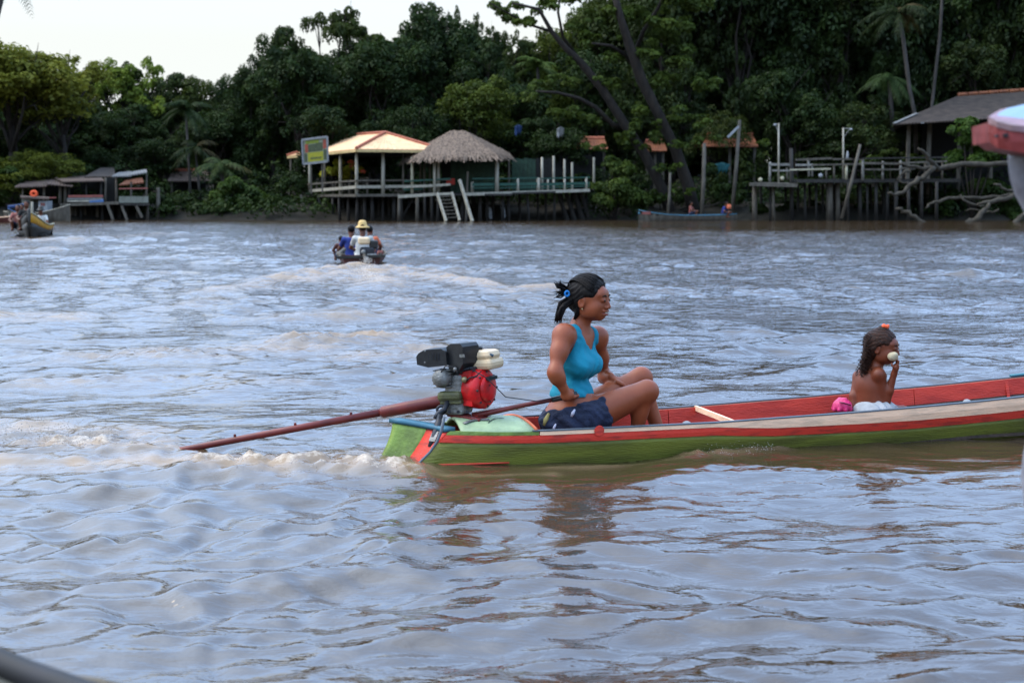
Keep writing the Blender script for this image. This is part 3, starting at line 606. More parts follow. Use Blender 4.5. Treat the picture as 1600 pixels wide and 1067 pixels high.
# palms
def frond(b_pts, n, wid, m, name, parent, seed=0, col=(1, 1, 1)):
    """a feather leaf: curved rib with leaflets hanging to both sides; b_pts: rib points in world"""
    rng = np.random.default_rng(seed); o0 = wpos(parent); pts = [V3(p) for p in b_pts]
    def B(t):
        k = min(int(t * (len(pts) - 1)), len(pts) - 2); u = t * (len(pts) - 1) - k; return pts[k] * (1 - u) + pts[k + 1] * u
    v = []; f = []
    for i in range(n):
        t = (i + .5) / n; p = B(t); tg = B(min(t + .04, 1)) - B(max(t - .04, 0)); tg /= np.linalg.norm(tg)
        sd_ = np.cross(tg, [0, 0, 1]); sd_ /= np.linalg.norm(sd_) + 1e-6
        ln = wid * math.sin(math.pi * min(1, .18 + .8 * t)) ** .7 * rng.uniform(.8, 1.1)
        for sg in (-1, 1):
            d = sd_ * sg * .8 + tg * .6 + np.array([0, 0, -.45]) + rng.normal(size=3) * .08; d /= np.linalg.norm(d)
            w = tg * ln * .07; k = len(v); mid = p + d * ln * .5 + np.array([0, 0, .06 * ln]); e = p + d * ln + np.array([0, 0, -.18 * ln])
            v += [p - w, p + w, mid + w, mid - w, e]; f += [(k, k + 1, k + 2, k + 3), (k + 3, k + 2, k + 4, k + 4)]
    v = np.array(v) - o0; tri = [q[:3] if q[2] == q[3] else q for q in f]
    me = bpy.data.meshes.new(name); me.from_pydata([tuple(q) for q in v], [], tri); me.update(); me.materials.append(m)
    A_ = me.attributes.new('tint', 'FLOAT', 'POINT'); A_.data.foreach_set('value', rng.random(len(v)).astype(np.float32))
    o = link(name, me, parent); o.color = (*col, 1); b = MB(); b.tube(pts, [.03] + [.02] * (len(pts) - 2) + [.006], 5)
    return o
def palm(tr, Y, label, n=14, ln=2.6, m='frond', r=.13, seed=0, dry=2, col=(1, 1, 1), wid=.65):
    """tr: trunk pixel points base to crown"""
    P = [at(x, y, Y) for x, y in tr]; t = thing('palm_tree', (P[0][0], Y, P[0][2]), label, 'palm tree', 'palms along the far bank')
    MB().tube(P, [r * 1.2] + [r] * (len(P) - 2) + [r * .8], 8).build('trunk', M['bark_grey'], t, True)
    rng = np.random.default_rng(seed); c = P[-1]
    for i in range(n):
        a = 2 * math.pi * i / n + rng.uniform(-.2, .2); el = rng.uniform(-.2, 1.15); L_ = ln * rng.uniform(.8, 1.1)
        d = np.array([math.cos(a), math.sin(a), 0]); pts = []
        for q in np.linspace(0, 1, 6): pts.append(c + d * L_ * q * math.cos(el * (1 - q * .4)) + np.array([0, 0, L_ * (math.sin(el) * q - .75 * q * q)]))
        frond(pts, 26, wid, M['frond_dry'] if i < dry else M[m], 'frond', t, seed * 50 + i, col)
palm([(1432, 250), (1429, 178), (1421, 140), (1411, 60), (1404, 20)], 90, 'slender palm left of the grey roof with yellowing fronds', seed=1, dry=4, col=(.5, .5, .45))
palm([(1452, 250), (1456, 165), (1469, 50), (1474, -40)], 90, 'slender palm with trunk rising behind the grey roof ridge', seed=2, r=.10)
palm([(1395, 210), (1392, 160), (1388, 120)], 91, 'short green palm between the lamp post and the slender palms', n=12, ln=2.2, seed=3, dry=0, col=(.8, .9, .8))
palm([(352, 345), (350, 300), (346, 262)], 88, 'short pale green palm above the bush left of the tiled pavilion', n=13, ln=2.3, seed=4, dry=1, col=(.8, .8, .65))
palm([(300, 345), (296, 270), (290, 170)], 92, 'tall thin palm right of the left pier', n=12, ln=2.2, seed=5, dry=0, r=.09, col=(.45, .52, .45))
palm([(315, 340), (310, 280), (305, 232)], 91, 'second thin palm, shorter, beside the tall thin palm', n=10, ln=2.0, seed=6, dry=2, r=.08, col=(.4, .42, .36))
palm([(930, 230), (936, 170), (938, 120)], 98, 'pale green palm glimpsed between the leaning limbs', n=12, ln=2.6, seed=8, dry=0, col=(1.6, 1.5, 1))
palm([(845, 230), (842, 150), (840, 105)], 100, 'pale palm behind the horizontal limb of the leaning tree', n=12, ln=2.4, seed=9, dry=0, col=(1.5, 1.5, 1))
palm([(-30, 345), (-34, 150), (14, -52)], 66, 'tall palm at the top left corner with only a frond tip showing', n=20, ln=3.1, seed=14, dry=0, r=.15, col=(.6, .6, .6), wid=.6)

# the big leaning tree
def limb(pts, r, n=8): return MB().tube(pts, r, n)
def big_tree():
    Yb = 87.0; base = at(1062, 340, Yb)
    t = thing('leaning_tree', base, 'big leaning tree with bare brown limbs between the walkway and the poles', 'tree')
    b = MB()
    def path(p, r, Y0=Yb, Y1=84):
        n = len(p); b.tube([at(x, y, Y0 + (Y1 - Y0) * i / (n - 1)) for i, (x, y) in enumerate(p)], [q * .64 * Yb / F for q in r], 9)
    path([(1088, 345), (1075, 290), (1056, 235), (1027, 175), (1002, 125), (983, 70), (970, 30), (955, -30)], [17, 15, 13, 12, 13, 11, 9, 6])
    path([(1052, 345), (1037, 300), (1008, 243), (973, 190), (941, 140), (909, 100), (884, 76), (862, 50), (842, 15), (800, 5)], [15, 13, 12, 11, 10, 9, 7, 5.5, 4, 2.5])
    path([(985, 205), (957, 195), (930, 168), (905, 154), (871, 145), (838, 143)], [8, 6.5, 5.5, 4.5, 3.5, 2])
    path([(1000, 120), (979, 88), (955, 72), (925, 68)], [6, 5, 4, 2])
    path([(990, 90), (1005, 50), (1030, 10), (1050, -40)], [6, 5, 4, 3])
    path([(909, 100), (880, 60), (872, 20), (878, -30)], [5, 4, 3, 2])
    path([(862, 50), (830, 40), (795, 22), (765, 5)], [4, 3, 2.2, 1.2])
    b.build('trunk', M['bark'], t, True)
    rng = np.random.default_rng(9); C = []; R = []
    for (x, y, r) in ((800, 20, 22), (775, 5, 16), (850, 12, 20), (880, -5, 26), (820, 40, 18), (905, 40, 20), (925, 62, 20), (940, 20, 26), (1000, 30, 30), (1040, 0, 36), (960, 90, 16), (1010, 75, 26), (1050, 50, 34), (1090, 20, 36),
                      (845, 138, 18), (870, 128, 18), (825, 150, 14), (895, 132, 14), (900, 178, 18), (870, 180, 16), (1000, 170, 18), (1040, 130, 24), (975, 215, 16), (990, 195, 14), (1070, 90, 26), (940, -40, 40), (1000, -60, 44), (1080, -50, 44), (1060, 180, 20), (985, 226, 13), (1062, 228, 12), (1092, 220, 9), (1120, 216, 7), (1193, 224, 9), (938, 232, 11), (915, 228, 7), (1008, 232, 8), (1000, 130, 9), (975, 60, 10), (1030, 195, 10), (1050, 225, 10), (985, 215, 9), (935, 125, 10), (895, 95, 9), (1062, 262, 11), (1030, 262, 10), (1080, 300, 9), (1045, 300, 9),
                      (1030, 215, 16), (925, 190, 14), (958, 130, 14), (1100, 130, 22), (1090, 190, 18)):
        for _ in range(8):
            d = rng.normal(size=3); d /= np.linalg.norm(d); c = at(x, y, Yb - 1.5 + rng.uniform(-1, 2.0)); rr_ = r * Yb / F
            C.append(c + d * rr_ * .8 * np.array([1, 1, .6]) - base); R.append(rr_ * rng.uniform(.3, .5))
    o = link('crown', leaf_mesh('crown', C, R, 30000, .26, M['leaf_mid'], rng, squash=.6), t); o.color = (.9, 1.0, .85, 1)
big_tree()
# ================================================================ THE GREEN CANOE
TH = math.radians(17.5); CA = np.array([math.cos(TH), math.sin(TH), 0]); CN = np.array([-math.sin(TH), math.cos(TH), 0]); C0 = np.array([-0.556, 7.79, 0])
def onplane(px, py, side):
    """point of the view ray that lies `side` metres beyond the canoe's centre plane"""
    d = ray(px, py); o = np.array([0, 0, EYE]); k = (side - np.dot(o - C0, CN)) / np.dot(d, CN); return o + d * k
def cw(s): return float(np.interp(s, [0, .3, .7, 1.5, 3, 4.5, 5.6, 6.4, 6.9], [.30, .42, .54, .60, .70, .66, .48, .22, .03]))
def sheer(s): return float(np.interp(s, [0, .4, .8, 1.7, 2.6, 3.5, 5, 6, 6.9], [.185, .178, .176, .178, .20, .232, .31, .42, .58]))
def cp(s, side, z):
    """hull surface point: flares outward towards the sheer"""
    h = sheer(s); w = cw(s) / 2; d = h - z; w2 = w * max(.25, 1 - .95 * max(d - .04, 0) ** 1.35 * 2.2) if w > .02 else w
    sh = .17 * max(0, 1 - s / .55) * (z / .18)
    return C0 + CA * (s + sh) + CN * side * w2 + np.array([0, 0, z])
canoe = thing('canoe', C0, 'long narrow green canoe with cream and red side stripes carrying a woman and child', 'boat')
ST = np.concatenate([np.linspace(0, 1, 11), np.linspace(1.15, 6.9, 32)])
def hc(s): return float(np.interp(s, [0.6, 1.72, 1.80, 1.98, 3, 5, 7], [.020, .022, .026, .050, .075, .088, .09]))     # cream board: low, then a step up
def strip(name, m, side, za, zb, s0, s1, prouder=0.0, th=.02, rows=2):
    P = []
    for s in [q for q in ST if s0 < q < s1] + [s0, s1]: P.append(s)
    P = sorted(P); G_ = []
    for s in P:
        a, b = za(s), zb(s); G_.append([cp(s, side, a + (b - a) * i / rows) + CN * side * prouder for i in range(rows + 1)])
    b = MB(); b.slab(G_, -CN * side * th); return b.build(name, m, canoe, True)
def flatten(o):
    # keep the boards' edges crisp
    o.data.polygons.foreach_set('use_smooth', [False] * len(o.data.polygons))
red_top = lambda s: sheer(s) - hc(s); red_bot = lambda s: sheer(s) - hc(s) - float(np.interp(s, [0, 1, 3, 6], [.040, .046, .052, .055]))
for side in (-1, 1):
    flatten(strip('cream_board', M['cream'], side, red_top, lambda s: sheer(s) + .0, .66, 6.9, .006))
    flatten(strip('red_board', M['red_paint'], side, red_bot, lambda s: red_top(s) - .001, .0, 6.9, .004))
    flatten(strip('stern_board', M['green_light'], side, lambda s: red_top(s), lambda s: sheer(s), .0, .655, .003))
    strip('hull_side', M['green_hull'], side, lambda s: -.10, lambda s: red_bot(s) - .001, 0, 6.9, 0, .02, 8)
    flatten(strip('gunwale', M['greyblue'], side, lambda s: sheer(s) + .001, lambda s: sheer(s) + .008, .62, 6.9, .008, .026, 1))
# inner planks, three lengths a side
for side in (-1, 1):
    for a, b_ in ((.62, 1.66), (1.665, 3.4), (3.405, 5.2), (5.205, 6.8)):
        flatten(strip('inner_plank', M['red_inner'], side, lambda s: sheer(s) - .105, lambda s: sheer(s) - .003, a, b_, -.022, .012, 1))
    flatten(strip('lower_inner_plank', M['boat_floor'], side, lambda s: -.02, lambda s: sheer(s) - .107, .5, 6.8, -.022, .012, 2))
strip('far_edge', M['teal'], 1, lambda s: sheer(s) + .009, lambda s: sheer(s) + .022, 4.15, 6.9, .006, .03, 1)
b = MB(); b.slab([[C0 + CA * s + CN * cw(s) * v * .40 + np.array([0, 0, .015]) for v in (-1, -.33, .33, 1)] for s in np.linspace(.3, 6.7, 20)], (0, 0, -.02)); b.build('floor_board', M['boat_floor'], canoe)
b = MB(); b.slab([[C0 + CA * s + CN * cw(s) * v * .34 + np.array([0, 0, -.095]) for v in (-1, 0, 1)] for s in np.linspace(0, 6.85, 20)], (0, 0, -.02)); b.build('hull_bottom', M['dark_hull'], canoe)
# thwart stick and ribs
b = MB(); b.bar(onplane(1086, 637, .30), onplane(1150, 662, -.27), .018, .03); b.build('thwart', M['cream'], canoe)
for s in (2.9, 4.1, 5.0):
    b = MB(); b.bar(C0 + CA * s + CN * cw(s) * .36 + np.array([0, 0, .02]), C0 + CA * s + CN * cw(s) * .455 + np.array([0, 0, sheer(s) - .02]), .02); b.build('rib', M['red_inner'], canoe)
# stern deck: domed mint board with curved front edge
def deckpt(u, v):
    s = .10 + (.52 - .02 * v) * u; w = cw(s) / 2
    sh = .17 * max(0, 1 - s / .55)
    z = sheer(s) + .006 + .058 * (1 - v * v) * (1 - .35 * u ** 3) - .012 * (1 - u)
    return C0 + CA * (s + sh) + CN * v * w + np.array([0, 0, z])
b = MB(); b.slab([[deckpt(u, v) for v in np.linspace(-1, 1, 13)] for u in np.linspace(0, 1, 14)], (0, 0, -.016)); b.build('stern_deck', M['mint'], canoe, True)
b = MB(); b.tube([deckpt(1.0, v) + CA * .006 for v in np.linspace(-.98, .98, 16)], .009, 6); b.build('deck_rim', M['orange_cloth'], canoe, True)
for (u0, v0, u1, v1, w_, m_) in ((.08, -.62, .5, -.42, .030, 'alu'), (.45, -.60, .75, -.30, .007, 'dark_steel'), (.30, -.2, .55, -.05, .018, 'red_paint')):
    b = MB(); pts = [deckpt(u0 + (u1 - u0) * i / 7, v0 + (v1 - v0) * i / 7 + .1 * math.sin(i * .45)) + np.array([0, 0, .004]) for i in range(8)]; b.tube(pts, w_ * .5, 6, squash=.35); b.build('deck_fitting', M[m_], canoe, True)
# flared tail plank (green, red near the hull), blue cap and the curved stern post
def tailpt(u, t):
    """u from hull corner to the far flare, t from top to bottom"""
    n0 = cp(0.0, -1, .178 + (-.02 - .178) * t) + CA * (-.012) + CA * .13 * max(0, 1 - t) * 0
    f0 = at(613 - 23 * t ** 1.6, 661 + 60 * t, 7.80 - .05 * t)
    p = n0 * (1 - u) + f0 * u
    return p + CA * (.05 * math.sin(math.pi * u)) + np.array([0, 0, -.01 * math.sin(math.pi * u)])
tt = np.linspace(0, 1, 9)
b = MB(); b.slab([[tailpt(u, t) for t in tt] for u in np.linspace(0, .52, 5)], CA * .02); b.build('tail_panel', M['red_paint'], canoe, True)['label'] = 'red tail panel'
b = MB(); b.slab([[tailpt(u, t) for t in tt] for u in np.linspace(.525, 1, 8)], CA * .02); b.build('tail_panel', M['green_light'], canoe, True)['label'] = 'green flared tail panel'
b = MB(); b.slab([[tailpt(u, 0) + np.array([0, 0, .003]) - CA * .01, tailpt(u, 0) + np.array([0, 0, .006]) + CA * .05] for u in np.linspace(-.02, 1.02, 8)], (0, 0, .022)); b.build('tail_cap', M['blue_edge'], canoe, True)
b = MB(); b.tube([onplane(x, y, -.20) for x, y in ((694, 652), (690, 672), (683, 690), (672, 706), (656, 722), (634, 737))], [.008, .009, .008, .007, .006, .006], 8); b.build('stern_post', M['greyblue'], canoe, True)
b = MB(); b.tube([cp(s, -1, .002) + CN * -.004 for s in np.linspace(0, .5, 8)], .005, 5); b.build('waterline_stripe', M['red_inner'], canoe, True)
b = MB()
p = cp(1.0, -1, sheer(1.0) - .008) - CN * .008; b.lathe(p, [(.0, -.001), (.028, -.001), (.030, .002), (0, .003)], frame(-CN), 12); o = b.build('red_mark', M['red_paint'], canoe); 
tag(MB().add([], []).lathe(onplane(1073, 664, .02), [(.008, -.028), (.026, -.02), (.03, 0), (.022, .018), (.008, .024)]).build('folded_rag', M['white_cloth'], None, True), 'small white rag lying in the canoe by the woman feet', 'rag')
tag(MB().lathe(onplane(1511, 627.5, -.20), [(.006, -.018), (.022, -.014), (.026, 0), (.016, .012), (.006, .015)]).build('paper_scrap', M['white_cloth'], None, True), 'crumpled white scrap on the canoe edge right of the child', 'paper')

# ================================================================ LONG TAIL ENGINE
EY = 7.90
def E(px, py, dy=0): return at(px, py, EY + dy)
eng = thing('boat_engine', E(700, 655), 'long tail outboard motor with red fan cover and cream tank on the green canoe stern', 'motor')
ER = rotz(math.radians(-28)); EX = ER @ np.array([1, 0, 0]); EYv = ER @ np.array([0, 1, 0]); TL = ER @ roty(math.radians(-5))
def shaped(name, m, c, size, bev=.012, R=None): return MB().box(c, size, TL if R is None else R, bev).build(name, m, eng)
# muffler: boxy with sloped top
def prism(c, prof, depth, R):
    n = len(prof); vs = [V3(c) + R @ np.array([x, -depth / 2, z]) for x, z in prof] + [V3(c) + R @ np.array([x, depth / 2, z]) for x, z in prof]
    return MB().add(vs, [tuple(range(n)), tuple(n + i for i in reversed(range(n)))] + [(i, i + n, (i + 1) % n + n, (i + 1) % n) for i in range(n)])
TL2 = rotz(math.radians(-22)) @ roty(math.radians(-6))
prism(E(683, 556.5, .02), [(-.098, -.035), (-.098, .010), (-.082, .028), (-.045, .045), (.06, .045), (.085, .02), (.085, -.05), (-.03, -.055)], .13, TL2).build('exhaust_box', M['black_plastic'], eng)
prism(E(724, 554, -.02), [(-.052, -.085), (-.062, .048), (-.03, .066), (.040, .066), (.056, .048), (.052, -.045), (.02, -.085)], .14, rotz(math.radians(-38)) @ roty(math.radians(-4))).build('air_filter_box', M['black_plastic'], eng)
shaped('fuel_tank', M['tank'], E(758, 568, .05), (.165, .17, .062), .022)
o = shaped('fuel_tank_top', M['tank'], E(757, 555, .05), (.145, .15, .062), .028)
MB().tube([E(761, 552, -.02), E(771, 556, -.02)], .0 + .012, 6, squash=.7).build('tank_decal', M['decal'], eng)
MB().lathe(E(748, 546.5, .08), [(.022, 0), (.022, .014), (.014, .02)], n=14).build('fuel_cap', M['black_plastic'], eng, True)
shaped('throttle_bracket', M['dark_steel'], E(733, 577, 0), (.10, .10, .03), .006)
MB().tube([E(738, 575, -.07), E(726, 577, -.06), E(716, 584, -.05)], .007, 6).build('throttle_lever', M['dark_steel'], eng, True)
# red fan cover: drum with rounded rim, dome, handle and slots
FD = np.array([.84, -.54, .04]); FD /= np.linalg.norm(FD); FR = frame(FD); fc = E(752, 607, .0)
MB().lathe(fc - FD * .075, [(.100, 0), (.112, .02), (.115, .07), (.113, .098), (.100, .112), (.085, .116)], FR, 28).build('fan_cover', M['engine_red'], eng, True)
MB().lathe(fc + FD * .041, [(.078, 0), (.076, .010), (.060, .018), (.03, .021), (0.001, .021)], FR, 24).build('starter_dome', M['engine_red'], eng, True)
MB().bar(fc + FD * .062 + np.array([-.02, -.028, .060]), fc + FD * .062 + np.array([.030, .045, .062]), .022, .020).build('pull_handle', M['black_plastic'], eng)
for q, (a0, zz) in enumerate(((.05, .02), (.05, -.004), (.05, -.028), (-.02, -.05))):
    MB().bar(fc + FD * .061 + FR @ np.array([0, a0, 0]) * 1 + np.array([.0, -.018, zz]), fc + FD * .061 + FR @ np.array([0, a0, 0]) + np.array([.0, .022, zz]), .006, .007).build('vent_slot', M['black_plastic'], eng)
MB().box(fc + FD * .02 + np.array([-.055, -.075, -.005]), (.012, .02, .03), FR).build('warning_sticker', M['white_print'], eng)
prism(E(737, 603, .02), [(-.07, -.06), (-.075, .02), (-.02, .085), (.05, .10), (.06, -.10), (-.02, -.10)], .17, rotz(math.radians(-32))).build('cover_side', M['engine_red'], eng)
# cylinder, cover with fins, crankcase
MB().lathe(E(691, 591, -.02), [(.001, .052), (.036, .050), (.046, .04), (.052, .02), (.056, 0), (.056, -.07)], frame((-.35, -.93, .1)), 18).build('cylinder_head', M['alu'], eng, True)
for k in range(6): shaped('cooling_fin', M['alu'], E(699, 577 + k * 5.2, .03), (.115, .13, .006), .002)
shaped('crankcase', M['alu'], E(718, 600, .03), (.13, .15, .13), .03)
MB().lathe(E(726, 594, -.06), [(.016, 0), (.018, .02), (.008, .035)], frame((-.1, -.9, .3)), 12).build('carburettor', M['brass'], eng, True)
shaped('oil_pan', M['olive'], E(711, 617, .02), (.15, .16, .055), .018)
shaped('mount_block', M['alu'], E(716, 636, .02), (.125, .13, .075), .016)
shaped('mount_plate', M['olive'], E(714, 626, .02), (.14, .15, .02), .004)
shaped('base_plate', M['maroon'], E(733, 650, .01), (.21, .14, .022), .004, ER @ roty(math.radians(6)))
for dx, dy_ in ((-14, -.07), (14, -.07), (0, -.075)): MB().lathe(E(716 + dx, 643, dy_), [(.009, 0), (.009, .012)], frame((0, -1, 0)), 6).build('bolt', M['dark_steel'], eng)
# small fittings: hoses, plug, screws, louvres
MB().tube([E(752, 580, -.04), E(744, 588, -.08), E(734, 590, -.09), E(728, 596, -.08)], .0045, 6).build('fuel_hose', M['black_plastic'], eng, True)
MB().tube([E(688, 583, -.06), E(696, 572, -.09), E(712, 574, -.09), E(722, 584, -.08)], .0038, 6).build('spark_lead', M['black_plastic'], eng, True)
MB().tube([E(733, 575, -.08), E(760, 590, -.10), E(790, 620, -.08), E(840, 627, -.04), E(880, 618, -.03)], .003, 5).build('throttle_cable', M['black_plastic'], eng, True)
for x, y in ((664, 548), (664, 566), (694, 548), (694, 566)): MB().lathe(E(x, y, -.055), [(.005, -.004), (.005, .006)], frame((-.3, -1, 0)), 6).build('screw', M['alu'], eng)
for i in range(5): MB().bar(E(670 + i * 5, 552, -.058), E(670 + i * 5, 563, -.058), .003, .004).build('louvre', M['dark_steel'], eng)
MB().box(E(722, 556, -.105), (.03, .006, .018), TL).build('filter_label', M['alu'], eng)
MB().lathe(E(712, 577, -.08), [(.012, 0), (.010, .02), (.004, .025)], frame((-.2, -1, .2)), 10).build('filter_knob', M['alu'], eng, True)
for a in np.linspace(0, 6.28, 9)[:-1]: MB().lathe(fc + FD * .034 + FR @ np.array([.097 * math.cos(a), .097 * math.sin(a), 0]), [(.006, 0), (.006, .010)], FR, 6).build('screw', M['dark_steel'], eng)
# shaft and tiller
sh0 = E(692, 626, .02); shE = wat(278, 704, .0)
shd = (shE - sh0)
MB().tube([sh0 - shd * .03, sh0, sh0 + shd * .15, sh0 + shd * .222, sh0 + shd * .232], [.030, .037, .035, .033, .022], 14).build('shaft_sleeve', M['maroon'], eng, True)
MB().tube([sh0 + shd * .22, sh0 + shd * .6, sh0 + shd * 1.02, sh0 + shd * 1.17], [.0215, .0205, .019, .017], 12).build('drive_shaft', M['maroon'], eng, True)
for q in (.34, .55, .78): MB().lathe(sh0 + shd * q + np.array([0, 0, .018]), [(.008, 0), (.008, .014), (.003, .017)], n=8).build('grease_nipple', M['maroon'], eng)
pr = sh0 + shd * 1.18
MB().lathe(pr, [(.02, -.03), (.03, 0), (.015, .05)], frame(shd), 10).build('propeller_hub', M['dark_steel'], eng, True)
for a in (0, 2.1, 4.2):
    R_ = frame(shd); MB().box(pr + R_ @ np.array([.055 * math.cos(a), .055 * math.sin(a), 0]), (.09, .05, .006), R_ @ rotz(a) @ rotx(.5), .002).build('propeller_blade', M['brass'], eng)
MB().tube([E(738, 650, .0), E(770, 643.5, .0), E(820, 632.5, -.0), E(868, 623.5, -.02)], [.020, .016, .0135, .0125], 10).build('tiller_bar', M['maroon'], eng, True)
MB().tube([E(862, 624.6, -.02), E(885, 619.5, -.02), E(902, 615.5, -.02)], [.0155, .0165, .0165], 12).build('tiller_grip', M['black_plastic'], eng, True)
# clamp bracket between shaft and stern post
MB().tube([E(700, 628, -.03), E(694, 640, -.06), E(684, 646, -.08), E(680, 654, -.09)], [.016, .015, .013, .014], 8).build('pivot_arm', M['dark_steel'], eng, True)
o = MB().tube([E(690 + 7 * math.cos(a), 640 + 6 * math.sin(a), -.05) for a in np.linspace(0, 6.28, 13)], .009, 6); o.build('pivot_ring', M['dark_steel'], eng, True)
MB().tube([E(688, 648, -.10), E(685, 662, -.14), E(678, 684, -.18), E(671, 698, -.20)], [.016, .022, .020, .012], 8, squash=.6).build('clamp_strap', M['dark_steel'], eng, True)
MB().bar(E(690, 655, -.12), E(675, 690, -.2), .04, .012).build('clamp_plate', M['alu'], eng)
MB().tube([E(694, 668, -.1), E(690, 685, -.15), E(678, 700, -.2), E(677, 712, -.2)], [.012, .014, .012, .006], 8).build('clamp_foot', M['dark_steel'], eng, True)

# ================================================================ PEOPLE (one continuous surface from a distance field)
class Field:
    def __init__(s, lo, hi, h):
        s.lo = V3(lo); s.h = h; s.n = tuple(int(math.ceil((hi[i] - lo[i]) / h)) + 1 for i in range(3))
        s.f = np.full(s.n, 1.0, np.float32)
        s.ax = [s.lo[i] + h * np.arange(s.n[i]) for i in range(3)]
    def sub(s, lo, hi):
        sl = []
        for i in range(3):
            a = max(0, int((lo[i] - s.lo[i]) / s.h)); b = min(s.n[i], int((hi[i] - s.lo[i]) / s.h) + 2); sl.append(slice(a, max(b, a + 1)))
        return tuple(sl), np.meshgrid(*[s.ax[i][sl[i]] for i in range(3)], indexing='ij')
    def put(s, sl, d, k, sub=False):
        f = s.f[sl]
        if sub: d = -d; h = np.maximum(k - np.abs(f - d), 0) / k; s.f[sl] = np.maximum(f, d) + h * h * k * .25
        else: h = np.maximum(k - np.abs(f - d), 0) / k; s.f[sl] = np.minimum(f, d) - h * h * k * .25
    def cap(s, a, b, ra, rb=None, k=.02, sub=False):
        rb = ra if rb is None else rb; a = V3(a); b = V3(b); m = max(ra, rb) + k * 1.5 + 2 * s.h + .02
        sl, (x, y, z) = s.sub(np.minimum(a, b) - m, np.maximum(a, b) + m); ba = b - a; L2 = float(np.dot(ba, ba)) + 1e-9
        t = np.clip(((x - a[0]) * ba[0] + (y - a[1]) * ba[1] + (z - a[2]) * ba[2]) / L2, 0, 1)
        d = np.sqrt((x - a[0] - t * ba[0]) ** 2 + (y - a[1] - t * ba[1]) ** 2 + (z - a[2] - t * ba[2]) ** 2) - (ra + (rb - ra) * t)
        s.put(sl, d, k, sub); return s
    def chain(s, pts, rad, k=.02):
        for i in range(len(pts) - 1): s.cap(pts[i], pts[i + 1], rad[i], rad[i + 1], k)
        return s
    def ell(s, c, r, R=None, k=.02, sub=False):
        c = V3(c); m = max(r) + k * 1.5 + 2 * s.h + .02; sl, (x, y, z) = s.sub(c - m, c + m); R = np.eye(3) if R is None else R
        q = [(x - c[0]) * R[0, i] + (y - c[1]) * R[1, i] + (z - c[2]) * R[2, i] for i in range(3)]
        k0 = np.sqrt(sum((q[i] / r[i]) ** 2 for i in range(3))) + 1e-9; k1 = np.sqrt(sum((q[i] / r[i] ** 2) ** 2 for i in range(3))) + 1e-9
        s.put(sl, k0 * (k0 - 1) / k1, k, sub); return s
    def cut(s, p, n):
        """keep the side of the plane that the normal points away from"""
        n = V3(n) / np.linalg.norm(n); x, y, z = np.meshgrid(*s.ax, indexing='ij', sparse=True)
        s.f = np.maximum(s.f, ((x - p[0]) * n[0] + (y - p[1]) * n[1] + (z - p[2]) * n[2]).astype(np.float32)); return s
    def wrinkle(s, amp, k, d, zmax=None):
        x, y, z = np.meshgrid(*s.ax, indexing='ij', sparse=True); x = x - s.lo[0]; y = y - s.lo[1]; z0_ = z - s.lo[2]
        w = np.sin(k * (d[0] * x + d[1] * y + d[2] * z0_) + 2.2 * np.sin(k * .45 * (d[2] * x - d[0] * z0_) + 9 * y) + 1.3 * np.sin(k * .23 * z0_ + 14 * x))
        w = np.abs(w) ** .6 * np.sign(w) * amp
        if zmax is not None: w = w * np.clip((zmax - z) / .10, 0, 1)
        s.f = (s.f + w).astype(np.float32); return s
    def copy(s, off=0.0):
        c = Field.__new__(Field); c.lo, c.h, c.n, c.ax = s.lo, s.h, s.n, s.ax; c.f = s.f - off; return c
    def mesh(s, name, m, parent):
        f = s.f; h = s.h; n = np.array(f.shape) - 1; neg = f < 0
        acc = np.zeros((*n, 3), np.float32); cnt = np.zeros(n, np.float32)
        for ax in range(3):
            for u in (0, 1):
                for w in (0, 1):
                    o_ = [0, 0, 0]; o2 = [(ax + 1) % 3, (ax + 2) % 3]; o_[o2[0]] = u; o_[o2[1]] = w
                    sa = tuple(slice(o_[i], o_[i] + n[i]) for i in range(3)); e = list(o_); e[ax] = 1; sb = tuple(slice(e[i], e[i] + n[i]) for i in range(3))
                    ms = neg[sa] != neg[sb]; I = np.nonzero(ms); fa = f[sa][I]; fb = f[sb][I]; t = fa / (fa - fb)
                    for i in range(3): acc[..., i][I] += o_[i] + (t if i == ax else 0)
                    cnt[I] += 1
        I = np.nonzero(cnt); idx = np.full(n, -1, np.int64); idx[I] = np.arange(len(I[0]))
        P = (np.stack(I, 1) + acc[I] / cnt[I][:, None]) * h + s.lo; F_ = []
        for ax in range(3):
            b_, c_ = (ax + 1) % 3, (ax + 2) % 3
            sa = [slice(0, n[i]) for i in range(3)]; sb = [slice(0, n[i]) for i in range(3)]; sb[ax] = slice(1, n[ax] + 1)
            A_ = neg[tuple(sa)]; B_ = neg[tuple(sb)]; ms = A_ != B_; ms[tuple(slice(0, 1) if i == b_ else slice(None) for i in range(3))] = False; ms[tuple(slice(0, 1) if i == c_ else slice(None) for i in range(3))] = False
            J = np.nonzero(ms); g = lambda db, dc: idx[tuple(J[i] - (db if i == b_ else 0) - (dc if i == c_ else 0) for i in range(3))]
            q = np.stack([g(0, 0), g(1, 0), g(1, 1), g(0, 1)], 1); fl = ~A_[J]; q[fl] = q[fl][:, ::-1]; F_.append(q)
        o0 = wpos(parent); me = npmesh(name, P - o0, np.concatenate(F_), m, True); return link(name, me, parent)
def lerp(a, b, t): return V3(a) * (1 - t) + V3(b) * t
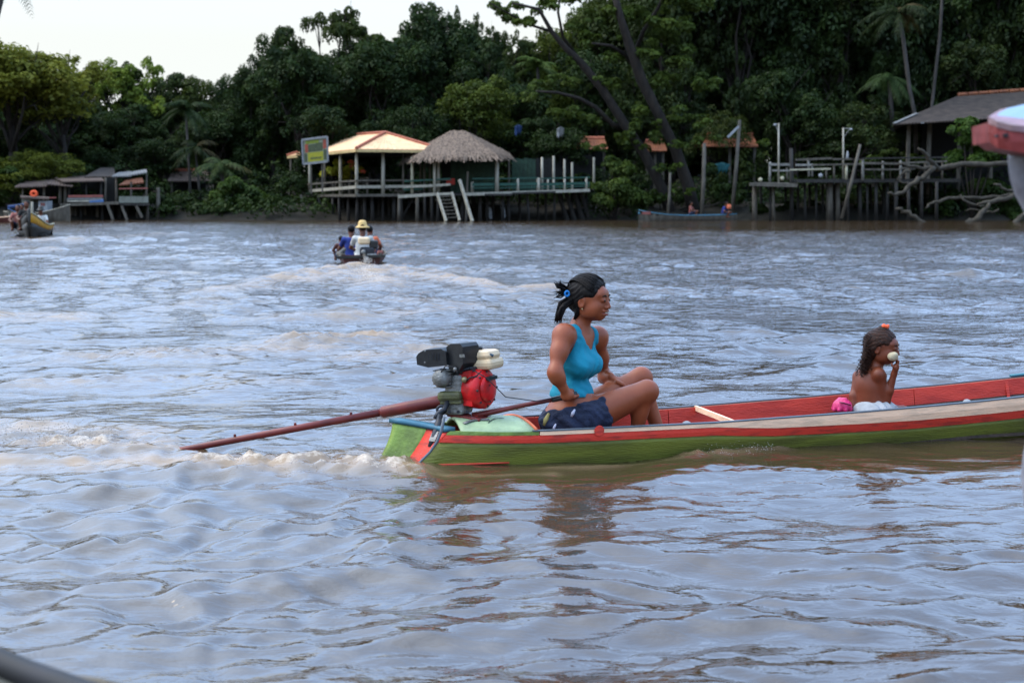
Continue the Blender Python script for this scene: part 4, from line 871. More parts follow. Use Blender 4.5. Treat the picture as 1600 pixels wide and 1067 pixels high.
def hand_fist(F_, wrist, palm, bar_d, out, sc=1.0):
    """fist round a bar through `palm` running along bar_d; `out` points from the bar to the back of the hand"""
    bar_d = V3(bar_d) / np.linalg.norm(bar_d); out = V3(out) / np.linalg.norm(out); dn = np.cross(bar_d, out); dn /= np.linalg.norm(dn)
    if dn[2] < 0: dn = -dn
    base = palm + out * .026 * sc
    F_.ell(base, (.040 * sc, .022 * sc, .036 * sc), np.stack([bar_d, out, dn], 1), .015)
    F_.cap(wrist, base, .024 * sc, .028 * sc, .02)
    for i, (o_, r_, l_) in enumerate(((.031, .0092, 1.0), (.0105, .0095, 1.08), (-.010, .0092, 1.02), (-.030, .0080, .85))):
        k0 = palm + bar_d * o_ * sc + out * .024 * sc + dn * .024 * sc * l_; k1 = palm + bar_d * o_ * sc - out * .006 * sc + dn * .030 * sc * l_
        k2 = palm + bar_d * o_ * sc - out * .026 * sc + dn * .004 * sc; k3 = palm + bar_d * o_ * sc - out * .010 * sc - dn * .020 * sc
        F_.chain([k0, k1, k2, k3], [r_ * sc * 1.05, r_ * sc, r_ * sc, r_ * sc * .85], .004)
    F_.chain([palm + bar_d * .03 * sc + out * .02 * sc - dn * .02 * sc, palm + bar_d * .052 * sc - dn * .01 * sc, palm + bar_d * .045 * sc - out * .022 * sc + dn * .008 * sc], [.013 * sc, .011 * sc, .009 * sc], .006)
def head(F_, c, R, sc=1.0, smile=0.0, child=False, ear=(-1, 1)):
    """c: centre of the cranium; R columns: forward, left, up"""
    g = lambda x, y, z: V3(c) + R @ (np.array([x, y, z]) * sc)
    e = lambda p, r, k=.012, sub=False: F_.ell(g(*p), tuple(q * sc for q in r), R, k * sc, sub)
    e((-.008, 0, .012), (.098, .076, .088), .02); e((.035, 0, -.040), (.060, .060, .072), .03)
    e((.058, 0, -.088), (.030, .030, .022), .03)                                   # chin
    for s_ in (-1, 1):
        e((.055, s_ * .036, -.040), (.030, .026, .028), .02)                       # cheek
        e((.020, s_ * .050, -.070), (.045, .016, .028), .03)                       # jaw line
        e((.099, s_ * .031, -.007), (.012, .017, .009), .014, True)                # eye socket
        e((.086, s_ * .031, -.008), (.014, .016, .010), .004)                      # lids
    e((.076, 0, .022), (.018, .050, .022), .03)                                    # brow
    F_.chain([g(.090, 0, -.002), g(.101, 0, -.022), g(.109, 0, -.038)], [.007 * sc, .008 * sc, .011 * sc], .014 * sc)
    for s_ in (-1, 1): e((.104, s_ * .013, -.044), (.012, .009, .008), .006)        # nostrils
    z = -.068
    e((.093, 0, z + .006), (.016, .026 + .008 * smile, .008), .006); e((.089, 0, z - .012), (.017, .024 + .006 * smile, .009), .006)
    e((.107, 0, z - .003), (.010, .026 + .012 * smile, .0035), .004, True)
    for s_ in ear:
        e((-.012, s_ * .076, -.022), (.020, .010, .032), .006); e((-.008, s_ * .086, -.022), (.011, .007, .020), .006, True)
    return g
def eyes(g, R, parent, sc=1.0):
    for s_ in (-1, 1):
        o = MB().lathe(g(.0915, s_ * .031, -.008), [(.001, .0085 * sc), (.005 * sc, .0072 * sc), (.0072 * sc, .005 * sc), (.0066 * sc, 0)], frame(R @ np.array([1, s_ * .25, 0])), 14).build('eye', M['eye_white'], parent, True)
        MB().lathe(g(.0945, s_ * .032, -.008), [(.001, .0095 * sc), (.0045 * sc, .0078 * sc), (.006 * sc, .005 * sc)], frame(R @ np.array([1, s_ * .25, 0])), 12).build('iris', M['eye_dark'], o, True)
        MB().tube([g(.099, s_ * .014, .013), g(.100, s_ * .030, .019), g(.090, s_ * .047, .014)], [.0032 * sc, .0042 * sc, .0018 * sc], 6).build('eyebrow', M['hair'], parent, True)
def lipset(g, parent, sc=1.0, smile=0.0, teeth=False):
    z = -.068
    MB().tube([g(.094 - .004 * abs(t) ** 2 * 6, t * (.026 + .010 * smile), z + .0055 + .004 * smile * abs(t) - .001) + 0 for t in np.linspace(-1, 1, 9)] if False else
              [g(.1045 - .020 * t * t, t * (.024 + .010 * smile), z + .0045 + .006 * smile * t * t) for t in np.linspace(-1, 1, 9)], [.0015 * sc] + [.0048 * sc] * 7 + [.0015 * sc], 6).build('upper_lip', M['lips'], parent, True)
    MB().tube([g(.1015 - .020 * t * t, t * (.022 + .010 * smile), z - .0125 + .010 * smile * t * t) for t in np.linspace(-1, 1, 9)], [.0015 * sc] + [.0056 * sc] * 7 + [.0015 * sc], 6).build('lower_lip', M['lips'], parent, True)
    if teeth: MB().tube([g(.1000 - .020 * t * t, t * .024, z - .003 + .006 * smile * t * t) for t in np.linspace(-1, 1, 9)], [.002 * sc] + [.0052 * sc] * 7 + [.002 * sc], 6).build('teeth', M['teeth'], parent, True)
def basis(fwd, up=(0, 0, 1)):
    f = V3(fwd) / np.linalg.norm(fwd); l_ = np.cross(up, f); l_ /= np.linalg.norm(l_); return np.stack([f, l_, np.cross(f, l_)], 1)

def woman():
    seat = onplane(885, 690, 0.0); seat[2] = .03
    t = thing('person', seat, 'woman in a turquoise tank top and navy shorts steering the green canoe by the tiller', 'person')
    Y = 8.06
    pel = at(890, 652, Y); wst = at(891, 612, Y - .0); chest = at(897, 560, Y + .01); neck = at(905, 514, Y + .02)
    shn = at(881, 524, Y - .13); shf = at(934, 527, Y + .13)
    fdir = np.array([.84, -.54, 0]); ldir = np.array([.54, .84, 0]); TR = basis((.84, -.50, -.05))
    # ---- torso field (also used by the clothes)
    lo = at(835, 705, Y)[0], Y - .36, -.02; hi = (at(1060, 400, Y)[0] + .02, Y + .42, at(900, 415, Y)[2])
    T = Field(lo, hi, .0055)
    T.ell(chest + np.array([0, 0, .02]), (.092, .132, .135), TR, .03); T.ell(wst + np.array([0, 0, .0]), (.096, .118, .11), TR, .05)
    T.ell(lerp(pel, wst, .25), (.112, .152, .105), TR, .05)
    T.ell(lerp(chest, neck, .55) - fdir * .005, (.080, .145, .062), TR, .04)
    for s_, off in ((-1, 0), (1, 0)): T.ell(chest + fdir * .080 + ldir * s_ * .062 + np.array([0, 0, -.034]), (.056, .064, .056), TR, .06)
    T.ell(wst + fdir * .055 + np.array([0, 0, -.02]), (.06, .09, .07), TR, .05)
    # pelvis and thighs
    hn = pel + np.array([.01, -.085, -.012]); hf = pel + np.array([.03, .085, -.005]); kn = at(1010, 611, Y + .02); kf = at(1001, 590, Y + .20)
    an = at(990, 688, Y + .05); af = at(1034, 690, Y + .18)
    P = Field(lo, hi, .0055); P.f = T.f.copy()
    P.cap(hn, kn, .104, .064, .05); P.cap(hf, kf, .095, .058, .05); P.ell(pel - np.array([.04, 0, .02]), (.11, .16, .10), TR, .05)
    P.cap(lerp(hn, kn, .25) - np.array([0, 0, .025]), lerp(hn, kn, .7) - np.array([0, 0, .015]), .085, .055, .04)
    B = P.copy()
    for k_, a_ in ((kn, an), (kf, af)):
        B.ell(k_ + np.array([.012, 0, -.004]), (.056, .052, .056), None, .03)
        B.cap(k_, a_, .052, .034, .03); m_ = lerp(k_, a_, .33); B.ell(m_ + np.array([-.024, 0, 0]), (.046, .048, .090), None, .03)
        B.chain([a_ + np.array([-.03, 0, -.02]), a_ + np.array([.06, .0, -.035]), a_ + np.array([.13, .01, -.045])], [.036, .032, .022], .02)
        for i in range(5): B.cap(a_ + np.array([.12, -.032 + .016 * i, -.048]), a_ + np.array([.155 - .004 * i, -.036 + .018 * i, -.052]), .010, .009, .006)
    # neck and shoulders
    hc_ = at(921, 465, Y + .0)
    B.chain([neck + np.array([0, 0, -.04]), neck + np.array([.004, 0, .02]), hc_ + np.array([-.012, .004, -.06])], [.068, .050, .048], .03)
    B.cap(neck + np.array([0, 0, -.02]), shn, .045, .048, .035); B.cap(neck + np.array([0, 0, -.02]), shf, .045, .046, .035)
    B.ell(shn, (.044, .044, .050), None, .06); B.ell(shf, (.042, .041, .048), None, .06)
    # near arm on the tiller
    eln = at(867, 582, Y - .24); grip = E(888, 618.8, -.02); wn = at(880, 606, EY - .055); 
    B.chain([shn, lerp(shn, eln, .45) + np.array([-.004, -.004, 0]), eln], [.041, .038, .034], .06); B.chain([eln, lerp(eln, wn, .35), wn], [.034, .032, .023], .045)
    gd = E(902, 615.5, -.02) - E(862, 624.6, -.02)
    hand_fist(B, wn, grip, gd, np.array([-.25, -.80, .35]), .95)
    # far arm resting on the thigh
    elf = at(944, 590, Y + .26); wf = at(962, 602, Y + .16); thf = lerp(hf, kf, .62)
    wf = thf + np.array([-.03, .0, .095]); B.chain([shf, lerp(shf, elf, .5), elf], [.040, .037, .032], .05); B.chain([elf, lerp(elf, wf, .4), wf], [.032, .031, .022], .03)
    hp = wf + np.array([.045, -.01, -.028]); B.ell(hp, (.045, .036, .018), basis((.85, -.2, -.45)), .015)
    for i in range(4): q = hp + np.array([.03, -.028 + .018 * i, -.012]); B.chain([q, q + np.array([.030, -.004 + .003 * i, -.018]), q + np.array([.050, -.004 + .004 * i, -.040])], [.0095, .009, .008], .005)
    B.chain([hp + np.array([-.01, -.034, 0]), hp + np.array([.02, -.052, -.012]), hp + np.array([.042, -.056, -.03])], [.013, .011, .009], .006)
    HR = basis((.90, -.43, -.04)); g = head(B, hc_, HR, 1.10, 1.0)
    B.mesh('body', M['skin'], t)
    eyes(g, HR, t, 1.10); lipset(g, t, 1.10, 1.0, True)
    # tank top: one cloth shell with wide straps left between neck hole and armholes
    C = T.copy(0); C.f = T.f.copy(); C.cap(neck + np.array([0, 0, -.02]), shn, .045, .048, .035); C.cap(neck + np.array([0, 0, -.02]), shf, .045, .046, .035); C.f -= .008
    C.cut(wst + np.array([0, 0, -.016]), (0.05, 0, -1))
    on = (shn - neck) * np.array([1, 1, 0]); on /= np.linalg.norm(on); of = (shf - neck) * np.array([1, 1, 0]); of /= np.linalg.norm(of)
    C.cap(shn + on * .012 + np.array([0, 0, .08]), shn + on * .028 + np.array([0, 0, -.065]), .078, .070, .008, True); C.cap(shf + of * .012 + np.array([0, 0, .08]), shf + of * .028 + np.array([0, 0, -.065]), .074, .066, .008, True)
    C.ell(neck + fdir * .065 + np.array([0, 0, .02]), (.10, .066, .135), TR, .008, True); C.ell(neck - fdir * .04 + np.array([0, 0, .05]), (.10, .066, .085), TR, .008, True)
    C.wrinkle(.0042, 48, (.4, .2, 1.0), wst[2] + .10); C.wrinkle(.0016, 90, (1, .6, .4))
    C.mesh('tank_top', M['top'], t)
    # shorts
    Q = P.copy(.011); Q.cut(wst + np.array([0, 0, -.062]), (-.25, 0, 1))
    dn_ = kn - hn; Q.cut(lerp(hn, kn, .44), dn_); Q.wrinkle(.0045, 60, (1, .3, .35)); Q.wrinkle(.002, 120, (.3, 1, .8)); Q.mesh('shorts', M['denim'], t)
    for (x, y, w_, h_, m_, dy_) in ((895, 645, .020, .040, 'white_print', .0), (866, 667, .016, .036, 'white_print', .02), (853, 655, .030, .07, 'yellow_print', .07)):
        c = at(x, y, Y - .205 + dy_); MB().tube([c + np.array([-.3 * w_, 0, -h_ * .5]), c + np.array([0, -.004, 0]), c + np.array([w_ * .6, .0, h_ * .5])], [w_ * .35, w_ * .5, w_ * .25], 6).build('print_patch', M[m_], t, True)
    # hair: cap, bun, loose strands
    H = Field(at(855, 560, Y)[:1].tolist() + [Y - .25, 1.47 + (305 - 560) / 276] , [at(960, 420, Y)[0], Y + .2, at(900, 420, Y)[2] + .02], .0045)
    G2 = lambda x, y, z: hc_ + HR @ (np.array([x, y, z]) * 1.10)
    H.ell(G2(-.014, 0, .020), (0.1165, 0.0941, 0.1030), HR, .01); H.ell(G2(-.055, 0, -.018), (0.0694, 0.0806, 0.0739), HR, .03)
    H.ell(G2(.098, 0, -.045), (0.0806, 0.0986, 0.1288), HR, .012, True)
    for s_ in (-1, 1): H.ell(G2(.035, s_ * .085, -.055), (0.0694, 0.0336, 0.0784), HR, .010, True)
    H.ell(G2(-.115, -.01, .028), (.026, .026, .026), HR, .03); H.wrinkle(.0016, 210, (.15, 1.0, .8)); 
    H.mesh('hair', M['hair'], t)
    rng = np.random.default_rng(33); b = MB()
    for i in range(260):
        ph = rng.uniform(-1.45, 1.45); th0 = rng.uniform(.62, .95); pts = []
        for q in np.linspace(0, 1, 7):
            th = th0 + (math.pi * .86 - th0) * q; ph_ = ph * (1 - .75 * q)
            d = np.array([math.cos(th) * math.cos(ph_ * .3), math.sin(ph_) * (.55 + .45 * math.sin(th)), math.sin(th) * math.cos(ph_) + .02])
            pts.append(G2(-.014 + .107 * d[0] * 1.06, .090 * d[1] * 1.05, .020 + .099 * d[2] * 1.05))
        if (pts[0] - hc_) @ HR[:, 0] > .066: continue
        b.tube(pts, [.0008] + [.0022] * 5 + [.0008], 4)
    b.build('hair_strands', M['hair'], t, True)
    rng = np.random.default_rng(3); b = MB(); k0 = G2(-.112, -.015, .030)
    for i in range(46):
        tip = at(rng.uniform(864, 876), rng.choice([rng.uniform(436, 448), rng.uniform(454, 468), rng.uniform(440, 466)]), Y - .05 + rng.uniform(-.03, .03)); md = lerp(k0, tip, .5) + rng.normal(size=3) * .012
        b.tube([k0 + rng.normal(size=3) * .008, md, tip], [.0062, .0042, .0012], 4)
    b.build('hair_tuft', M['hair'], t, True)
    b = MB(); k1 = at(892, 470, Y - .04)
    for i in range(40):
        o_ = rng.normal(size=3) * .007; e_ = rng.uniform(-4, 5)
        b.tube([k1 + o_, at(880 + e_ * .4, 478, Y - .06) + o_ * 1.2, at(874 + e_, 490, Y - .07) + o_, at(871 + e_ * 1.2, 503 + rng.uniform(-6, 4), Y - .07)], [.008, .009, .006, .0015], 4)
    b.build('hair_tail', M['hair'], t, True)
    b = MB()
    for i in range(26):
        o_ = rng.normal(size=3) * .006; b.tube([at(903, 474, Y - .03) + o_, at(902, 488, Y - .03) + o_, at(899 + rng.uniform(-3, 3), 499, Y - .02)], [.010, .008, .002], 4)
    b.build('hair_tail', M['hair'], t, True)
    MB().tube([at(886 + 3.2 * math.cos(a), 459 + 4 * math.sin(a), Y - .05) for a in np.linspace(0, 6.28, 11)], .007, 6).build('hair_tie', M['blue_tie'], t, True)
    MB().tube([g(-.004, -.083, -.05), g(-.002, -.084, -.058)], [.003, .004], 6).build('earring', M['brass'], t, True)
woman()

def child():
    c0 = onplane(1364, 672, .0); c0[2] = .05
    t = thing('person', c0, 'small bare backed child with curly hair eating in the green canoe', 'person')
    Y = onplane(1364, 600, 0.0)[1]
    lo = (at(1318, 600, Y)[0], Y - .32, .03); hi = (at(1425, 600, Y)[0], Y + .30, at(1364, 492, Y)[2]); B = Field(lo, hi, .0048)
    pel = at(1362, 634, Y); ch = at(1358, 600, Y); nk = at(1367, 577, Y); hd = at(1379, 540, Y - .01)
    fd = np.array([.80, .55, 0]); TR = basis((.62, .78, 0))
    B.ell(pel, (.078, .098, .075), TR, .04); B.ell(ch, (.070, .092, .088), TR, .04); B.ell(lerp(ch, pel, .5), (.070, .085, .09), TR, .04); B.ell(lerp(ch, nk, .6), (.052, .092, .045), TR, .035)
    shn = at(1373, 585, Y - .065); shf = at(1341, 588, Y + .07)
    B.cap(nk, shn, .030, .034, .025); B.cap(nk, shf, .030, .032, .025); B.ell(shn, (.036, .036, .038), None, .02)
    B.chain([nk + np.array([-.004, 0, -.03]), nk + np.array([.01, 0, .03]), lerp(nk, hd, .6)], [.044, .036, .036], .02)
    el = at(1384, 628, Y - .05); wr = at(1397, 584, Y - .08); B.chain([shn, el], [.032, .026], .02); B.chain([el, lerp(el, wr, .4), wr], [.027, .026, .018], .015)
    # other arm hangs down behind the back
    elf = at(1334, 618, Y + .03); wf = at(1333, 640, Y + .0); B.chain([shf, elf, wf], [.030, .025, .018], .02)
    # hand with food
    food = at(1395, 557.5, Y - .10); hp = at(1400, 574, Y - .095)
    B.ell(hp, (.016, .022, .026), basis((-.9, 0, .2)), .012); B.cap(wr, hp, .018, .017, .012)
    for i in range(4): q = hp + np.array([.004, -.018 + .012 * i, .016]); B.chain([q, q + np.array([.006, 0, .022]), q + np.array([-.012, 0, .040])], [.0068, .0062, .0055], .004)
    B.chain([hp + np.array([-.012, -.016, 0]), hp + np.array([-.026, -.014, .012]), hp + np.array([-.030, -.008, .026])], [.008, .007, .006], .004)
    HR = basis((.86, -.50, -.10)); g = head(B, hd, HR, .92, 0, True)
    for s_ in (-1, 1): B.ell(g(.062, s_ * .034, -.050), (.024, .022, .024), HR, .015)
    # crossed legs under the cloth
    for s_, q in ((-1, shn), (1, shf)):
        h_ = pel + TR[:, 1] * s_ * -.05 + np.array([0, 0, -.03]); k_ = h_ + np.array([.16, .05 * s_, -.01]); B.cap(h_, k_, .052, .036, .03); B.cap(k_, k_ + np.array([-.08, -.05 * s_, -.03]), .034, .024, .02)
    B.mesh('body', M['skin_child'], t); eyes(g, HR, t, .92); lipset(g, t, .88, 0)
    # cloth round the hips
    C = Field((lo[0], lo[1], .03), (hi[0], hi[1], pel[2] + .06), .0055)
    C.ell(pel + np.array([.02, -.02, -.030]), (.145, .135, .075), TR, .02); rng = np.random.default_rng(4)
    for i in range(12):
        a = i / 12 * 6.28; p_ = pel + np.array([.02 + .115 * math.cos(a), .105 * math.sin(a), -.035]); C.cap(pel + np.array([.01, 0, .012]) + .6 * (p_ - pel) * np.array([1, 1, 0]), p_ + np.array([0, 0, -.03]), .016, .024, .012)
    C.wrinkle(.005, 70, (1, .7, .5)); C.mesh('skirt', M['skirt'], t)
    G2 = lambda x, y, z: hd + HR @ (np.array([x, y, z]) * .92)
    H = Field((lo[0], lo[1], at(1360, 615, Y)[2]), hi, .0045)
    H.ell(G2(-.014, 0, .020), (0.0989, 0.0828, 0.0897), HR, .01); H.ell(G2(-.050, 0, -.02), (0.0633, 0.0759, 0.0759), HR, .03)
    H.ell(G2(.105, 0, -.050), (0.0805, 0.0862, 0.1127), HR, .012, True)
    for s_ in (-1, 1): H.ell(G2(.040, s_ * .080, -.055), (0.0598, 0.0345, 0.0690), HR, .010, True)
    H.ell(G2(-.01, 0, .105), (.030, .030, .028), HR, .02)
    for (x, y, r) in ((1360, 550, .034), (1355, 565, .027), (1350, 577, .020)): H.ell(at(x, y, Y + .01), (r, r * 1.25, r * 1.3), None, .03)
    H.wrinkle(.0014, 170, (.7, 1.0, .9)); H.mesh('hair', M['hair_brown'], t)
    b = MB()
    for i in range(420):
        u = rng.random(); x = 1363 - 15 * u + rng.normal() * (4.5 - 1.0 * u); y = 520 + 58 * u; a = at(x, y, Y + rng.uniform(-.06, .08)); pts = [a + np.array([.009 * math.cos(q * 2.1 + i), .009 * math.sin(q * 2.1 + i), -.008 * q]) for q in range(7)]
        b.tube(pts, [.0024] * 6 + [.0008], 4)
    for i in range(420):
        d = rng.normal(size=3); d /= np.linalg.norm(d); d[2] = abs(d[2]) * 1.1 - .25; d[0] = min(d[0], .55); d /= np.linalg.norm(d)
        a = G2(-.014 + .094 * d[0], .080 * d[1], .022 + .088 * d[2]); pts = [a + HR @ np.array([-.006 * q, 0, 0]) + np.array([.004 * math.cos(q * 2.4 + i), .005 * math.sin(q * 2.1 + i), -.005 * q * (1 - d[2] * .5)]) for q in range(6)]
        b.tube(pts, [.0008] + [.0022] * 4 + [.0008], 4)
    b.build('curls', M['hair_brown'], t, True)
    MB().tube([G2(.002 + .016 * math.cos(a), .018 * math.sin(a), .130 + .005 * math.sin(3 * a)) for a in np.linspace(0, 6.28, 13)], .0105, 6).build('hair_tie', M['orange_tie'], t, True)
    f = thing('bread_roll', food, 'round white piece of food held at the mouth of the child', 'food')
    Fb = Field(food - .05, food + .05, .003); Fb.ell(food, (.027, .027, .033), basis((.3, 0, 1)), .01); Fb.ell(food + np.array([.008, -.01, .014]), (.018, .018, .016), None, .012); Fb.mesh('crumb', M['bun'], f)
child()
# pink bag
p = onplane(1316, 634, .04); b = Field(p - np.array([.09, .09, .10]), p + np.array([.09, .09, .08]), .004)
b.ell(p, (.060, .055, .046), None, .02)
for i in range(9): a = i * .7; b.cap(p + np.array([.055 * math.cos(a), .05 * math.sin(a), -.02]), p + np.array([.02 * math.cos(a + .5), .02 * math.sin(a), .044]), .012, .006, .01)
t = thing('plastic_bag', p, 'crumpled pink plastic bag behind the child in the canoe', 'bag'); b.mesh('bag_body', M['pink'], t)
MB().tube([p + np.array([-.03, -.05, .03]), p + np.array([0, -.056, .026]), p + np.array([.04, -.045, .012])], .006, 6, squash=.5).build('dark_fold_line', M['dark_steel'], t, True)  # dark strip laid across the near side of the pink bag
# ================================================================ RIVERSIDE PAVILIONS
def hgt(py, Y): return at(800, py, Y)[2]
def G_(px, Y): return (px - 800) / F * Y * 1.0
def post(par, px, y0, y1, Y, w, m, name='post', lean=0):
    b = MB(); a = at(px + lean, y0, Y); c = at(px, y1, Y); b.tube([c, lerp(c, a, .5), a], [w * .54, w * .5, w * .46], 8); return b.build(name, M[m], par, True)
def beam(par, p, q, w, h, m, name='beam'):
    return MB().bar(p, q, w, h).build(name, M[m], par)
def hip_slope(P0, P1, P2, P3, n, m, roll=.022):
    """sheet eave P0-P1 to ridge P3-P2 with raised tile rolls running down the slope"""
    P0, P1, P2, P3 = map(V3, (P0, P1, P2, P3)); nn = np.cross(P1 - P0, P3 - P0); nn /= np.linalg.norm(nn) + 1e-9
    if nn[2] < 0: nn = -nn
    rows = []; k = n * 4
    for i in range(k + 1):
        u = i / k; a = P0 * (1 - u) + P1 * u; c = P3 * (1 - u) + P2 * u; bump_ = roll * (1 + math.cos(i / 4 * 2 * math.pi))
        rows.append([a * (1 - t) + c * t + nn * bump_ + np.array([0, 0, .02 * math.sin(t * 3.1 + i)]) * 0 for t in np.linspace(0, 1, 6)])
    b = MB(); b.slab(rows, -nn * .07); return b

# ---- tiled pavilion
pav = thing('tiled_pavilion', at(560, 345, 84), 'open stilt pavilion with pale orange tiled hip roof and white railings', 'pavilion')
Fc = at(557, 233, 80); Lc = at(449, 244, 94); Rc = at(690, 234.5, 82.0); Bc = Lc + Rc - Fc; A1 = at(602, 208.5, 85); A2 = at(551, 212, 92)
for i, (a, b_, c, d, n) in enumerate(((Fc, Rc, A1, A1, 17), (Lc, Fc, A1, A2, 40), (Rc, Bc, A2, A1, 30), (Bc, Lc, A2, A2, 17))): hip_slope(a, b_, c, d, n, 'tile', .010).build('roof_slope', M['tile'], pav)
for a, c in ((Fc, A1), (Rc, A1), (Lc, A2), (Bc, A2), (A1, A2)):
    n = 14; b = MB()
    for i in range(n): p0 = lerp(a, c, i / n); p1 = lerp(a, c, (i + 1.1) / n); b.tube([p0 + np.array([0, 0, .05]), p1 + np.array([0, 0, .065])], [.10, .085], 7)
    b.build('ridge_cap', M['tile_cap'], pav)
for a, c in ((Fc, Rc), (Lc, Fc), (Rc, Bc), (Bc, Lc)): beam(pav, lerp(a, c, .005) - np.array([0, 0, .10]), lerp(a, c, .995) - np.array([0, 0, .10]), .08, .14, 'tile_edge', 'fascia')
ctr = (Fc + Lc + Rc + Bc) / 4
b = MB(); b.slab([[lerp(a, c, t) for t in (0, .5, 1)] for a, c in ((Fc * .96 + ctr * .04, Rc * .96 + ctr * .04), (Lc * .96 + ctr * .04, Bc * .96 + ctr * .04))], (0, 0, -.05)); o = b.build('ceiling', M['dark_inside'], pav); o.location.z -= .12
def wallY(px): return float(np.interp(px, [449, 484, 557, 600, 690], [94, 88.5, 81, 81.2, 82.6]))
def zz(py, px): return at(px, py, wallY(px))
for px, y0, y1, w, m in ((454.5, 247, 310, .16, 'grey_wood'), (484, 243, 310, .17, 'white_wood'), (507.5, 240, 306, .14, 'grey_wood'), (532, 240, 306, .19, 'white_wood'), (557.3, 238, 306, .19, 'white_wood'), (598.6, 238, 308, .20, 'white_wood'), (630, 240, 304, .12, 'grey_wood')):
    post(pav, px, y0, y1, wallY(px) + .25, w, m)
for px in (495, 520, 546, 466, 574): post(pav, px, 284, 306, wallY(px) + .2, .09, 'grey_wood', 'rail_post')
for (x0, y0, x1, y1, w, h, m) in ((484, 298.5, 557, 292.5, .09, .17, 'white_wood'), (557, 292.5, 690, 290.5, .09, .16, 'white_wood'), (484, 288, 557, 282.5, .07, .09, 'grey_wood'), (557, 282.5, 690, 281.5, .07, .09, 'grey_wood'), (455, 290, 484, 288, .07, .08, 'grey_wood'), (458, 299, 470, 297, .07, .08, 'grey_wood')):
    beam(pav, at(x0, y0, wallY(x0)), at(x1, y1, wallY(x1)), w, h, m, 'rail')
fl = [at(452, 306, 93.5), at(557, 305.5, 80.8), at(690, 304.5, 82.6)]; bk = fl[0] + fl[2] - fl[1]
b = MB(); b.slab([[fl[1], fl[2]], [fl[0], bk]], (0, 0, -.12)); b.build('deck', M['dark_wood'], pav)
beam(pav, fl[0] - np.array([0, .05, .0]), fl[1] - np.array([0, .05, .0]), .08, .14, 'grey_wood', 'edge_beam'); beam(pav, fl[1] - np.array([0, .05, 0]), fl[2] - np.array([0, .05, 0]), .08, .14, 'grey_wood', 'edge_beam')
random.seed(4)
for px in (444, 455, 468, 484, 496, 508, 519, 531, 544, 557, 570, 583, 599, 616, 628): post(pav, px + random.uniform(-1, 1), 305, 346, wallY(px) + random.uniform(.1, 1.6), random.uniform(.14, .22), 'dark_wood', 'pile', random.uniform(-1.5, 1.5))
for px in range(470, 690, 14): post(pav, px + random.uniform(-4, 4), 305, 344, wallY(px) + random.uniform(2.5, 6), random.uniform(.14, .2), 'dark_wood', 'pile', random.uniform(-1.5, 1.5))
for a in ((470, 304, 481, 345, 86, 'grey_wood'), (497, 306, 505, 343, 85.5, 'dark_wood'), (628, 340, 645, 312, 82.5, 'dark_wood')):
    beam(pav, at(a[0], a[1], a[4]), at(a[2], a[3], a[4]), .12, .12, a[5], 'brace')
# ---- sign
sg = thing('advert_sign', at(492, 255, 83), 'yellow and green advertising board in a grey frame left of the tiled roof', 'sign')
q = [at(472, 219, 82.6), at(511.5, 214, 82.2), at(512.5, 252.5, 82.2), at(474, 256.5, 82.6)]
def SP_(u, v): return lerp(lerp(q[0], q[1], u), lerp(q[3], q[2], u), v)
def panel(u0, u1, v0, v1, dep, th, m, name, par=None): return MB().slab([[SP_(u0, v0), SP_(u0, v1)], [SP_(u1, v0), SP_(u1, v1)]], (0, th, 0)).build(name, M[m], par or sg)
o = panel(.04, .96, .04, .96, 0, .06, 'sign_pale', 'board')
for (u0, u1, v0, v1, m) in ((.14, .66, .06, .20, 'sign_lime'), (.10, .22, .20, .55, 'sign_red'), (.23, .52, .23, .53, 'sign_green'), (.53, .80, .20, .53, 'sign_green'), (.82, .95, .10, .46, 'sign_red'), (.84, .95, .50, .92, 'sign_green'), (.20, .82, .56, .94, 'sign_yellow'), (.08, .17, .58, .95, 'sign_green')):
    k = panel(u0, u1, v0, v1, 0, .01, m, 'print_block', o); k.location.y -= .015 if m != 'sign_green' else .02
for i in range(9):
    u = .30 + i * .052; k = panel(u, u + .036, .77, .84 + .02 * (i % 2), 0, .008, 'sign_green', 'print_mark', o); k.location.y -= .026
for (a, c) in ((0, 1), (1, 2), (2, 3), (3, 0)): beam(sg, q[a] - np.array([0, .03, 0]), q[c] - np.array([0, .03, 0]), .10, .12, 'sign_frame', 'frame_bar')
for u in (.3, .75): beam(sg, SP_(u, .9) + np.array([0, .12, 0]), SP_(u, .9) + np.array([0, .12, -1.9]), .08, .08, 'grey_wood', 'support')

# ---- thatched pavilion
th = thing('thatched_pavilion', at(715, 345, 83.5), 'stilt pavilion with brown palm thatch roof and dark green plank wall', 'pavilion')
pk0 = at(706, 206, 84.5); pk1 = at(724, 206, 84.5)
ev = [at(630, 250, 82.2), at(650, 246.5, 80.6), at(712, 245, 80.2), at(775, 244.5, 80.6), at(797, 241.5, 82.6), at(790, 238, 87), at(715, 236, 89), at(640, 240, 87)]
tops = [pk0, pk0, lerp(pk0, pk1, .5), pk1, pk1, pk1, lerp(pk0, pk1, .5), pk0]
b = MB(); n = len(ev); rows = []
for t_ in np.linspace(0, 1, 6): rows.append([lerp(ev[i % n], tops[i % n], t_) + np.array([0, 0, -.10 * math.sin(math.pi * t_)]) * 0 + np.array([0, 0, .03 * math.sin(math.pi * min(t_ * 1.0, 1))]) for i in range(n + 1)])
b.slab(rows, (0, 0, -.18)); b.build('roof', M['thatch'], th)
rng = np.random.default_rng(12); v = []; f = []
o0 = wpos(th)
def roofpt(a, t_):
    i = int(a) % n; u = a - int(a); e = lerp(ev[i], ev[(i + 1) % n], u); tp = lerp(tops[i], tops[(i + 1) % n], u)
    return lerp(e, tp, t_) + np.array([0, 0, .03 * math.sin(math.pi * t_)]), e - tp
